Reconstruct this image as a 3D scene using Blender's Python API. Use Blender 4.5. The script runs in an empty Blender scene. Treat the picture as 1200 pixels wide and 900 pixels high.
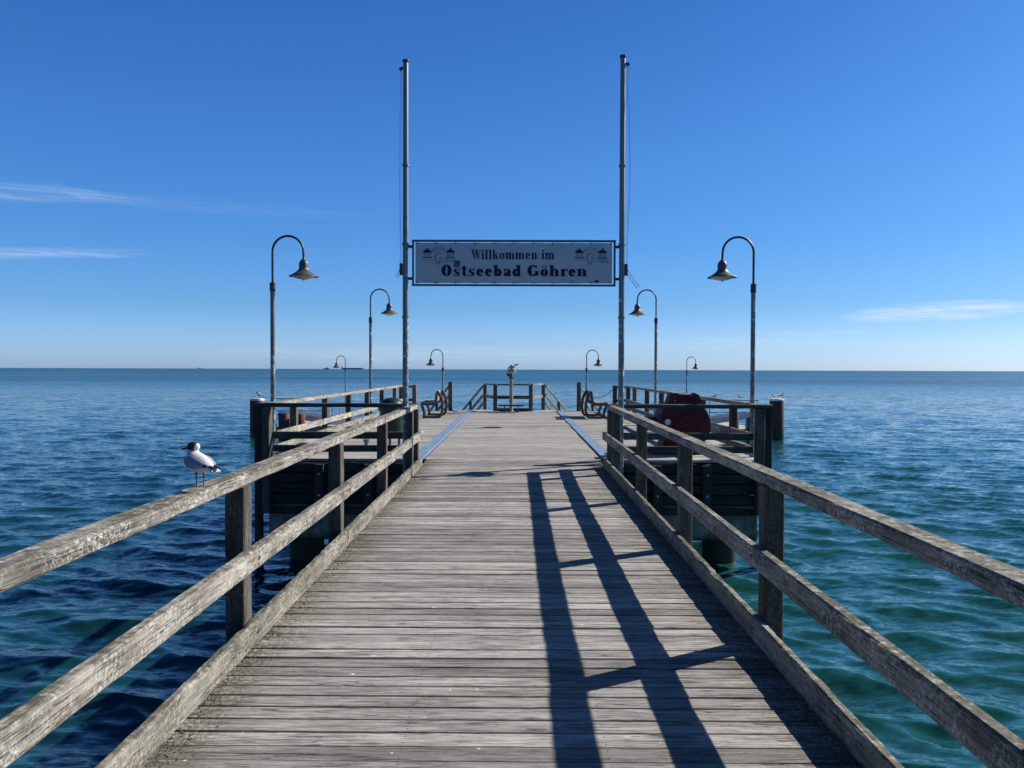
import bpy, bmesh, math, random
import numpy as np
from mathutils import Vector, Matrix
R = math.radians
random.seed(7)
S = bpy.context.scene
COL = S.collection
CX = -0.048                     # centre line of the pier

# ------------------------------------------------------------------ camera
cam = bpy.data.objects.new('camera', bpy.data.cameras.new('camera'))
COL.objects.link(cam)
cam.data.sensor_width = 36.0
cam.data.lens = 27.0
cam.data.clip_start = 0.05
cam.data.clip_end = 90000
cam.location = (0, 0, 1.6)
cam.rotation_euler = (Matrix.Rotation(R(0.286), 4, 'Z') @ Matrix.Rotation(R(90 - 1.08), 4, 'X') @ Matrix.Rotation(R(0.19), 4, 'Z')).to_euler()
S.camera = cam

# ------------------------------------------------------------------ light
SUN_EL, SUN_AZ = 33.5, 61.0      # azimuth clockwise from +Y
S.view_settings.view_transform = 'Standard'
S.view_settings.look = 'None'
S.view_settings.gamma = 1.0
S.view_settings.exposure = 0.52
W = bpy.data.worlds.new('World'); S.world = W; W.use_nodes = True

class NT:
    """small helper round a node tree"""
    def __init__(s, nt): s.nt = nt; s.L = nt.links
    def n(s, t, **k):
        o = s.nt.nodes.new(t)
        for a, b in k.items(): setattr(o, a, b)
        return o
    def put(s, sock, v):
        if v is None: return
        if isinstance(v, bpy.types.NodeSocket): s.L.new(v, sock)
        else: sock.default_value = v
    def m(s, op, a, b=None, c=None, clamp=False):
        o = s.n('ShaderNodeMath', operation=op); o.use_clamp = clamp
        for i, v in enumerate((a, b, c)):
            if v is not None: s.put(o.inputs[i], v)
        return o.outputs[0]
    def vm(s, op, a, b=None, scale=None):
        o = s.n('ShaderNodeVectorMath', operation=op)
        s.put(o.inputs[0], a)
        if b is not None: s.put(o.inputs[1], b)
        if scale is not None: s.put(o.inputs['Scale'], scale)
        return o.outputs[1] if op in ('LENGTH', 'DOT_PRODUCT') else o.outputs[0]
    def mix(s, f, a, b, blend='MIX'):
        o = s.n('ShaderNodeMix', data_type='RGBA', blend_type=blend)
        s.put(o.inputs['Factor'], f)
        for k, v in (('A', a), ('B', b)):
            sock = [i for i in o.inputs if i.name == k and i.type == 'RGBA'][0]
            if isinstance(v, tuple) and len(v) == 3: v = (*v, 1)
            s.put(sock, v)
        return [q for q in o.outputs if q.type == 'RGBA'][0]
    def noise(s, vec, scale=1.0, detail=4.0, rough=0.55, dist=0.0, col=False):
        o = s.n('ShaderNodeTexNoise'); s.put(o.inputs['Vector'], vec)
        o.inputs['Scale'].default_value = scale; o.inputs['Detail'].default_value = detail
        o.inputs['Roughness'].default_value = rough; o.inputs['Distortion'].default_value = dist
        return o.outputs[1 if col else 0]
    def ramp(s, f, a, b, lo=0.0, hi=1.0):
        o = s.n('ShaderNodeMapRange', interpolation_type='SMOOTHSTEP')
        s.put(o.inputs[0], f); s.put(o.inputs[1], a); s.put(o.inputs[2], b)
        s.put(o.inputs[3], lo); s.put(o.inputs[4], hi)
        return o.outputs[0]
    def xyz(s, v):
        o = s.n('ShaderNodeSeparateXYZ'); s.put(o.inputs[0], v); return o.outputs
    def comb(s, x, y, z):
        o = s.n('ShaderNodeCombineXYZ')
        for i, v in enumerate((x, y, z)): s.put(o.inputs[i], v)
        return o.outputs[0]

w = NT(W.node_tree)
bg = W.node_tree.nodes['Background']
sky = w.n('ShaderNodeTexSky', sky_type='NISHITA')
sky.sun_disc = False
sky.sun_elevation = R(SUN_EL); sky.sun_rotation = R(SUN_AZ)
sky.altitude = 0; sky.air_density = 1.0; sky.dust_density = 0.6; sky.ozone_density = 3.0
tc = w.n('ShaderNodeTexCoord').outputs['Generated']
dx, dy, dz = w.xyz(tc)
az = w.m('ARCTAN2', dx, dy)
el = w.m('ARCSINE', dz)
# clear maritime air: deeper blue upwards, no yellow at the horizon
rampn = w.n('ShaderNodeValToRGB'); w.put(rampn.inputs[0], w.m('DIVIDE', w.m('MAXIMUM', el, 0.0), 1.5708))
T = [(0.0, (.84, 1.25, 2.3)), (0.018, (.72, 1.10, 1.95)), (0.05, (.48, .86, 1.46)), (0.10, (.40, .83, 1.40)), (0.17, (.37, .83, 1.42)),
     (0.27, (.285, .74, 1.36)), (0.42, (.18, .44, .86)), (0.70, (.10, .25, .50)), (1.0, (.08, .20, .42))]
cr = rampn.color_ramp
while len(cr.elements) < len(T): cr.elements.new(0.5)
for e_, (p_, c_) in zip(cr.elements, T): e_.position = p_; e_.color = (c_[0]/2.5, c_[1]/2.5, c_[2]/2.5, 1)
skyc = w.mix(1.0, sky.outputs[0], rampn.outputs[0], 'MULTIPLY')
tosun = w.vm('DOT_PRODUCT', tc, (math.sin(R(SUN_AZ)), math.cos(R(SUN_AZ)), 0.0))
skyc = w.vm('SCALE', skyc, scale=w.m('MULTIPLY', w.m('MULTIPLY', w.ramp(tosun, -0.1, 0.95, 1.04, 0.78), w.ramp(tosun, -0.95, -0.05, 0.58, 1.0)), 2.5))
# thin streaks of cirrus: (azimuth, elevation, half width, half height, slope, strength)
clouds = [(-0.60, 0.189, 0.19, 0.011, -0.04, 0.26), (-0.40, 0.193, 0.22, 0.009, 0.0, 0.06),
          (-0.585, 0.124, 0.15, 0.0065, -0.06, 0.36), (-0.54, 0.131, 0.10, 0.0035, -0.08, 0.22),
          (0.500, 0.067, 0.105, 0.0115, -0.02, 0.90), (0.38, 0.045, 0.10, 0.003, 0.0, 0.25), (0.30, 0.034, 0.22, 0.008, 0.0, 0.22),
          (-0.12, 0.020, 0.30, 0.012, 0.0, 0.22), (0.62, 0.03, 0.2, 0.008, 0.0, 0.25),
          (-1.6, 0.30, 0.5, 0.03, 0.1, 0.5), (1.5, 0.22, 0.5, 0.02, -0.05, 0.5), (2.8, 0.18, 0.4, 0.02, 0.05, 0.6)]
warp = w.noise(w.comb(w.m('MULTIPLY', az, 9.0), w.m('MULTIPLY', el, 60.0), 0.0), 1.0, 5, 0.6)
wisp = w.noise(w.comb(w.m('MULTIPLY', az, 14.0), w.m('MULTIPLY', el, 230.0), 3.3), 1.0, 9, 0.68, 1.1)
tot = None
for (ca, ce, wa, he, sl, st) in clouds:
    a_ = w.m('SUBTRACT', az, ca)
    e_ = w.m('ADD', w.m('SUBTRACT', el, ce), w.m('MULTIPLY', a_, sl))
    e_ = w.m('ADD', e_, w.m('MULTIPLY', w.m('SUBTRACT', warp, 0.5), he * 1.9))
    d = w.m('ADD', w.m('POWER', w.m('DIVIDE', w.m('ABSOLUTE', a_), wa), 2.0), w.m('POWER', w.m('DIVIDE', w.m('ABSOLUTE', e_), he), 2.0))
    k = w.m('MULTIPLY', w.ramp(d, 1.2, 0.0), st)
    tot = k if tot is None else w.m('MAXIMUM', tot, k)
cf = w.m('MULTIPLY', tot, w.ramp(wisp, 0.34, 0.66, 0.15, 1.05), clamp=True)
skyc = w.mix(cf, skyc, (6.9, 8.3, 9.6))
w.put(bg.inputs[0], skyc)
bg.inputs[1].default_value = 0.0697

sl = bpy.data.lights.new('sun', 'SUN'); sl.energy = 5.0; sl.angle = R(0.53); sl.color = (1.0, 0.94, 0.86)
sun = bpy.data.objects.new('sun', sl); COL.objects.link(sun)
sdir = Vector((math.sin(R(SUN_AZ)) * math.cos(R(SUN_EL)), math.cos(R(SUN_AZ)) * math.cos(R(SUN_EL)), math.sin(R(SUN_EL))))
sun.rotation_euler = sdir.to_track_quat('Z', 'Y').to_euler()
sun.location = sdir * 60

# ------------------------------------------------------------------ materials
def mat(name, rough=0.7, metal=0.0, color=(0.5, 0.5, 0.5)):
    m_ = bpy.data.materials.new(name); m_.use_nodes = True
    b = m_.node_tree.nodes['Principled BSDF']
    b.inputs['Roughness'].default_value = rough; b.inputs['Metallic'].default_value = metal
    b.inputs['Base Color'].default_value = (*color, 1)
    return m_, NT(m_.node_tree), b

def bump(t, b, h, strength, dist):
    n_ = t.n('ShaderNodeBump'); n_.inputs['Strength'].default_value = strength; n_.inputs['Distance'].default_value = dist
    t.put(n_.inputs['Height'], h); t.put(b.inputs['Normal'], n_.outputs[0])

def wood(name, dark, light, axis='X', lichen=0.0, lich_col=(0.50, 0.50, 0.42), algae=0.0, edge_dirt=0.0, var=0.35, strength=0.6, rough=0.85, stain=0.5, warm=0.0):
    m_, t, b = mat(name, rough)
    b.inputs['Specular IOR Level'].default_value = 0.25
    oi = t.n('ShaderNodeObjectInfo').outputs['Random']
    oc = t.n('ShaderNodeTexCoord').outputs['Object']
    off = t.vm('SCALE', (31.7, 17.3, 23.1), scale=oi)
    p = t.vm('ADD', oc, off)
    def st(a, c):      # stretched along the board
        return {'X': (a, c, c), 'Y': (c, a, c), 'Z': (c, c, a)}[axis]
    g1 = t.noise(t.vm('MULTIPLY', p, st(1.9, 26.0)), 1.0, 8, 0.66, 1.3)
    g2 = t.noise(t.vm('MULTIPLY', p, st(11.0, 150.0)), 1.0, 5, 0.75, 0.6)
    broad = t.noise(t.vm('MULTIPLY', p, st(1.3, 5.0)), 1.0, 4, 0.6)
    blot = t.noise(p, 6.5, 5, 0.68)
    g3 = t.noise(t.vm('MULTIPLY', p, st(4.2, 80.0)), 1.0, 7, 0.76, 0.8)
    f = t.m('ADD', t.m('ADD', t.m('MULTIPLY', t.ramp(g1, 0.34, 0.66), 0.38), t.m('MULTIPLY', t.ramp(g2, 0.33, 0.67), 0.24)), t.m('MULTIPLY', t.ramp(g3, 0.36, 0.62), 0.38))
    col = t.mix(f, dark, light)
    # slow tone drift and per piece difference
    val = t.m('ADD', t.ramp(broad, 0.3, 0.7, 1.0 - stain * 0.45, 1.0 + stain * 0.25), t.m('MULTIPLY', t.m('SUBTRACT', oi, 0.5), var))
    h = t.n('ShaderNodeHueSaturation'); t.put(h.inputs['Color'], col); t.put(h.inputs['Value'], val); h.inputs['Saturation'].default_value = 1.0
    col = h.outputs[0]
    col = t.mix(t.m('MULTIPLY', t.ramp(blot, 0.52, 0.68), 0.35 * stain), col, tuple(c * 0.45 for c in dark))
    # drying cracks: thin dark lines
    ck = t.noise(t.vm('MULTIPLY', p, st(1.3, 48.0)), 1.0, 3, 0.5, 0.9)
    crack = t.ramp(t.m('ABSOLUTE', t.m('SUBTRACT', ck, 0.46)), 0.020, 0.006)
    crack = t.m('MULTIPLY', crack, t.ramp(t.noise(t.vm('MULTIPLY', p, st(1.6, 9.0)), 1.0, 2, 0.5), 0.43, 0.52))
    col = t.mix(t.m('MULTIPLY', crack, 0.85), col, (0.018, 0.016, 0.015))
    # knots
    v = t.n('ShaderNodeTexVoronoi'); t.put(v.inputs['Vector'], t.vm('MULTIPLY', p, st(2.4, 9.0))); v.inputs['Scale'].default_value = 1.0
    kn = t.ramp(v.outputs['Distance'], 0.17, 0.05)
    col = t.mix(t.m('MULTIPLY', kn, 0.7), col, (0.05, 0.042, 0.036))
    if lichen:
        l1 = t.noise(p, 55.0, 7, 0.78); l0 = t.noise(p, 4.1, 5, 0.65)
        lf = t.m('MULTIPLY', t.ramp(l1, 0.50, 0.57), t.ramp(l0, 0.36, 0.56))
        col = t.mix(t.m('MULTIPLY', lf, lichen), col, lich_col)
    if algae:
        a0 = t.noise(p, 2.3, 5, 0.65); a1 = t.noise(p, 21.0, 4, 0.65)
        gz = t.xyz(t.n('ShaderNodeNewGeometry').outputs['Normal'])[2]
        af = t.m('MULTIPLY', t.ramp(a0, 0.26, 0.56), t.m('MULTIPLY', t.ramp(a1, 0.3, 0.62), t.ramp(gz, 0.1, 0.9, 0.40, 1.15)))
        col = t.mix(t.m('MULTIPLY', af, algae), col, (0.095, 0.088, 0.062))
    if edge_dirt:
        x = t.m('ABSOLUTE', t.m('SUBTRACT', t.xyz(oc)[0], 0.0))
        e = t.m('ADD', x, t.m('MULTIPLY', t.m('SUBTRACT', t.noise(p, 5.0, 5, 0.7), 0.5), 0.55))
        ef = t.m('MULTIPLY', t.ramp(e, 1.08, 1.52), t.ramp(t.noise(p, 46.0, 4, 0.7), 0.34, 0.60))
        col = t.mix(t.m('MULTIPLY', ef, edge_dirt), col, (0.075, 0.066, 0.035))
        yl = t.m('ABSOLUTE', t.xyz(oc)[1])
        dd = t.m('MINIMUM', t.m('ABSOLUTE', t.m('SUBTRACT', x, 0.45)), t.m('ABSOLUTE', t.m('SUBTRACT', x, 1.33)))
        sc = t.m('SQRT', t.m('ADD', t.m('POWER', dd, 2.0), t.m('POWER', t.m('SUBTRACT', yl, 0.03), 2.0)))
        col = t.mix(t.m('MULTIPLY', t.ramp(sc, 0.0055, 0.0035), 0.85), col, (0.03, 0.024, 0.02))
        dr = t.ramp(t.noise(t.vm('MULTIPLY', p, (16.0, 22.0, 1.0)), 1.0, 2, 0.5), 0.755, 0.775)   # droppings, rare
        col = t.mix(dr, col, (0.72, 0.72, 0.70))
    t.put(b.inputs['Base Color'], col)
    hgt = t.m('ADD', t.m('ADD', t.m('MULTIPLY', g1, 0.6), t.m('ADD', t.m('MULTIPLY', g2, 0.5), t.m('MULTIPLY', g3, 0.9))), t.m('MULTIPLY', crack, -0.9))
    bump(t, b, hgt, strength, 0.006)
    return m_

M = {}
M['plank'] = wood('plank_wood', (0.060, 0.056, 0.050), (0.56, 0.525, 0.48), 'X', edge_dirt=0.85, lichen=0.10, var=0.62, strength=0.9)
M['plank_far'] = wood('platform_plank_wood', (0.14, 0.13, 0.118), (0.54, 0.505, 0.462), 'X', var=0.5, lichen=0.1)
M['rail'] = wood('rail_wood', (0.068, 0.062, 0.050), (0.54, 0.505, 0.43), 'Y', lichen=0.8, lich_col=(0.72, 0.70, 0.64), algae=0.92, var=0.12, stain=1.0, strength=1.0)
M['kerb'] = wood('kerb_wood', (0.065, 0.060, 0.048), (0.44, 0.42, 0.36), 'Y', lichen=0.75, lich_col=(0.52, 0.50, 0.38), algae=0.92, var=0.12, stain=1.1, strength=0.9)
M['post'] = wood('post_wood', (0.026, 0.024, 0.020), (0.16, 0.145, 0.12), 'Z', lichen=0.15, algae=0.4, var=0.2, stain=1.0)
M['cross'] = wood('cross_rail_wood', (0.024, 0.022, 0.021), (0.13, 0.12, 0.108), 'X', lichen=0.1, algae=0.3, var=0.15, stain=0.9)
M['brown'] = wood('brown_post_wood', (0.16, 0.09, 0.06), (0.34, 0.21, 0.15), 'Z', var=0.2, stain=0.8)
M['tar'] = wood('tarred_timber', (0.025, 0.023, 0.022), (0.07, 0.065, 0.06), 'X', var=0.3, stain=0.8)
M['tar_z'] = wood('tarred_upright_timber', (0.03, 0.027, 0.025), (0.085, 0.075, 0.068), 'Z', algae=0.4, var=0.3, stain=0.8)
M['rust_pile'] = wood('rusty_pile', (0.10, 0.035, 0.022), (0.26, 0.10, 0.06), 'Z', var=0.3, stain=1.0)

def simple(name, col, rough=0.5, metal=0.0, nscale=8.0, amount=0.3, bstr=0.15, dirt=None):
    m_, t, b = mat(name, rough, metal)
    p = t.n('ShaderNodeTexCoord').outputs['Object']
    n1 = t.noise(p, nscale, 6, 0.65)
    c = t.mix(t.ramp(n1, 0.3, 0.7), tuple(x * (1 - amount) for x in col), tuple(min(1, x * (1 + amount)) for x in col))
    if dirt:
        c = t.mix(t.m('MULTIPLY', t.ramp(t.noise(p, nscale * 2.7, 5, 0.7), 0.52, 0.66), 0.8), c, dirt)
    if name in ('sea_concrete', 'wet_pile', 'mooring_pile_steel', 'rusty_pile'):
        gp = t.n('ShaderNodeNewGeometry').outputs['Position']
        zz = t.m('ADD', t.xyz(gp)[2], t.m('MULTIPLY', t.m('SUBTRACT', t.noise(gp, 3.0, 4, 0.7), 0.5), 0.5))
        c = t.mix(t.ramp(zz, -1.25, -1.55), c, (0.022, 0.034, 0.014))
        c = t.mix(t.m('MULTIPLY', t.ramp(t.noise(t.vm('MULTIPLY', gp, (6.0, 6.0, 0.8)), 1.0, 4, 0.6), 0.5, 0.7), 0.6), c, (0.05, 0.045, 0.035))
    t.put(b.inputs['Base Color'], c)
    t.put(b.inputs['Roughness'], t.ramp(n1, 0.2, 0.8, rough * 0.8, min(1, rough * 1.2)))
    bump(t, b, n1, bstr, 0.004)
    return m_
M['dark_metal'] = simple('dark_painted_metal', (0.05, 0.052, 0.055), 0.45, 0.3)
M['shade'] = simple('lamp_shade_paint', (0.085, 0.088, 0.09), 0.5, 0.2, 12, 0.2)
M['lens'] = simple('lamp_lens', (0.55, 0.56, 0.52), 0.25)
M['frame'] = simple('sign_frame_metal', (0.10, 0.105, 0.11), 0.5, 0.3)
M['banner'] = simple('banner_cloth', (0.52, 0.54, 0.57), 0.75, 0, 2.5, 0.07, 0.4, None)
M['ink'] = simple('banner_print', (0.005, 0.008, 0.05), 0.8, 0, 5, 0.1)
M['faint_ink'] = simple('banner_faint_print', (0.16, 0.19, 0.30), 0.7, 0, 5, 0.1)
M['sticker'] = simple('sticker_print', (0.10, 0.10, 0.11), 0.6, 0, 60, 0.8)
M['rope'] = simple('rope', (0.05, 0.055, 0.07), 0.9)
M['concrete'] = simple('sea_concrete', (0.24, 0.23, 0.19), 0.9, 0, 5.0, 0.4, 0.8, (0.08, 0.08, 0.055))
M['slab'] = simple('landing_concrete', (0.38, 0.35, 0.31), 0.9, 0, 1.2, 0.15, 0.4)
M['gray_steel'] = simple('grey_steel', (0.20, 0.21, 0.22), 0.55, 0.4, 3, 0.2)
M['alu'] = simple('pale_metal', (0.55, 0.56, 0.57), 0.4, 0.6, 5, 0.2)
M['pile'] = simple('wet_pile', (0.045, 0.045, 0.04), 0.6, 0, 4, 0.4, 0.5, (0.05, 0.07, 0.035))
M['dolphin'] = simple('mooring_pile_steel', (0.075, 0.032, 0.028), 0.6, 0.2, 3, 0.5, 0.5, (0.12, 0.04, 0.025))
M['white_drop'] = simple('bird_lime', (0.72, 0.72, 0.68), 0.9, 0, 7, 0.2)
M['green'] = simple('dark_green_paint', (0.008, 0.026, 0.020), 0.4, 0.2, 9, 0.3)
M['bin_body'] = simple('bin_sheet_metal', (0.015, 0.035, 0.032), 0.3, 0.5, 9, 0.3)
M['red'] = simple('dark_red_paint', (0.08, 0.007, 0.012), 0.75, 0.0, 6, 0.35, 0.2)
M['bright_red'] = simple('red_marking_paint', (0.6, 0.03, 0.04), 0.5)
M['beige'] = simple('beige_column', (0.30, 0.28, 0.24), 0.7, 0, 7, 0.2)
M['chrome'] = simple('worn_chrome', (0.6, 0.6, 0.6), 0.22, 0.9, 9, 0.3)
M['strip'] = simple('joint_cover_metal', (0.17, 0.25, 0.37), 0.6, 0.1, 7, 0.3, 0.2, (0.22, 0.22, 0.22))
M['bench_frame'] = simple('bench_frame_paint', (0.07, 0.058, 0.058), 0.5, 0.2)
M['bench_slat'] = wood('bench_slat_wood', (0.20, 0.18, 0.16), (0.48, 0.45, 0.42), 'Y', var=0.2)
M['bolt'] = simple('galvanised_bolt', (0.42, 0.42, 0.42), 0.45, 0.7)
M['moss'] = simple('moss', (0.075, 0.075, 0.03), 0.95, 0, 30, 0.5)
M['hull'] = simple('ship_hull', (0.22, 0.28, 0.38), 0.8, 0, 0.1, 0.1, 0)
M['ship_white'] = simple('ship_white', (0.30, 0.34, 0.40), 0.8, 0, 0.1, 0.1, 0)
# gull
M['feather_white'] = simple('white_feathers', (0.62, 0.61, 0.60), 0.85, 0, 60, 0.06, 0.5)
M['feather_grey'] = simple('grey_wing_feathers', (0.29, 0.30, 0.35), 0.8, 0, 50, 0.14, 0.6)
M['feather_black'] = simple('black_feathers', (0.022, 0.018, 0.018), 0.7, 0, 40, 0.3, 0.4)
M['gull_leg'] = simple('dark_red_leg', (0.05, 0.012, 0.012), 0.5)
M['gull_eye'] = simple('gull_eye', (0.01, 0.01, 0.01), 0.15)

def stickered(name):
    m_, t, b = mat(name, 0.45, 0.55)
    p = t.vm('ADD', t.n('ShaderNodeTexCoord').outputs['Object'], t.vm('SCALE', (3.1, 7.7, 11.9), scale=t.n('ShaderNodeObjectInfo').outputs['Random']))
    z = t.xyz(t.n('ShaderNodeTexCoord').outputs['Object'])[2]
    base = t.mix(t.ramp(t.noise(p, 9, 5, 0.65), 0.3, 0.7), (0.17, 0.18, 0.19), (0.23, 0.24, 0.25))
    v = t.n('ShaderNodeTexVoronoi', distance='CHEBYCHEV'); t.put(v.inputs['Vector'], t.vm('MULTIPLY', p, (14, 14, 13))); v.inputs['Scale'].default_value = 1
    hsv = t.n('ShaderNodeHueSaturation'); t.put(hsv.inputs['Color'], v.outputs['Color']); hsv.inputs['Saturation'].default_value = 0.30; hsv.inputs['Value'].default_value = 0.85
    r_ = t.xyz(v.outputs['Color'])[0]
    dens = t.ramp(z, 3.6, 1.6)
    f = t.m('MULTIPLY', t.m('LESS_THAN', r_, t.m('MULTIPLY', dens, 0.62)), t.m('LESS_THAN', v.outputs['Distance'], 0.40))
    torn = t.ramp(t.noise(p, 38, 4, 0.6), 0.42, 0.50)
    f = t.m('MULTIPLY', f, torn)
    col = t.mix(f, base, hsv.outputs[0])
    col = t.mix(t.m('MULTIPLY', t.ramp(t.noise(p, 60, 3, 0.6), 0.58, 0.64), dens), col, (0.03, 0.03, 0.035))
    t.put(b.inputs['Base Color'], col)
    t.put(b.inputs['Metallic'], t.ramp(f, 0, 1, 0.55, 0.0))
    return m_
M['pole'] = stickered('galvanised_pole_with_stickers')

# water
m_, t, b = mat('sea_water', 0.06)
b.inputs['IOR'].default_value = 1.333
b.inputs['Specular IOR Level'].default_value = 0.5
geo = t.n('ShaderNodeNewGeometry')
P = geo.outputs['Position']
px_, py_, pz_ = t.xyz(P)
P2 = t.comb(px_, py_, 0.0)
dist = t.vm('LENGTH', P2)
def slope(scale, amp, detail=3.0, stretch=(0.5, 1.45, 1.0), rough=0.6):
    c = t.noise(t.vm('MULTIPLY', P2, stretch), scale, detail, rough, 0.0, True)
    v = t.vm('SUBTRACT', c, (0.5, 0.5, 0.5))
    return t.vm('SCALE', v, scale=amp)
s1 = t.vm('ADD', slope(6.5, t.ramp(dist, 3.0, 40.0, 0.9, 1.6), 5.0, rough=0.72), slope(24.0, 0.3, 2.0))
s2 = slope(1.7, t.ramp(dist, 10.0, 120.0, 0.35, 1.35), 3.0)
s3 = slope(0.28, t.ramp(dist, 50.0, 400.0, 0.0, 0.8), 4.0, (0.5, 1.3, 1.0))
s4 = slope(0.035, t.ramp(dist, 300.0, 2500.0, 0.0, 0.9), 4.0, (0.4, 1.3, 1.0))
# calmer and rougher lanes of wind
gust = t.ramp(t.noise(t.vm('MULTIPLY', P2, (0.35, 1.2, 1.0)), 0.05, 4, 0.6), 0.3, 0.7, 0.72, 1.25)
lane = t.m('MULTIPLY', t.ramp(t.noise(t.vm('MULTIPLY', P2, (0.25, 1.0, 1.0)), 0.006, 5, 0.65), 0.3, 0.7, 0.78, 1.22), t.ramp(t.noise(t.vm('MULTIPLY', P2, (0.2, 1.0, 1.0)), 0.0009, 4, 0.65), 0.3, 0.7, 0.85, 1.15))
gust = t.m('MULTIPLY', gust, lane)
sl_ = t.vm('SCALE', t.vm('ADD', t.vm('ADD', s1, s2), t.vm('ADD', s3, s4)), scale=gust)
sx, sy, _z = t.xyz(sl_)
nrm = t.vm('NORMALIZE', t.vm('ADD', geo.outputs['Normal'], t.comb(sx, sy, 0.0)))
t.put(b.inputs['Normal'], nrm)
cn = t.noise(t.vm('MULTIPLY', P2, (0.6, 1.0, 1.0)), 0.10, 4, 0.55)
# sun glow right and pier shade left put into the colour; bluer at sea
side = t.ramp(t.m('ADD', px_, t.m('MULTIPLY', t.m('SUBTRACT', cn, 0.5), 5.0)), -3.0, 7.0)
near = t.mix(side, (0.0045, 0.036, 0.044), (0.010, 0.070, 0.066))
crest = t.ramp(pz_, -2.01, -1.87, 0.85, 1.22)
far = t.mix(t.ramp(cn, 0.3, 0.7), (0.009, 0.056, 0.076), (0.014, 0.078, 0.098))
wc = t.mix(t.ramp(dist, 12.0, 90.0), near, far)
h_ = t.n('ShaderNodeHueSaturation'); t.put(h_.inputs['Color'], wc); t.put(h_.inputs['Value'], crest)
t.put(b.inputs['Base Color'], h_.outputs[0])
t.put(b.inputs['Roughness'], t.m('MULTIPLY', t.ramp(dist, 15.0, 300.0, 0.05, 0.30), lane))
M['water'] = m_

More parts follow.
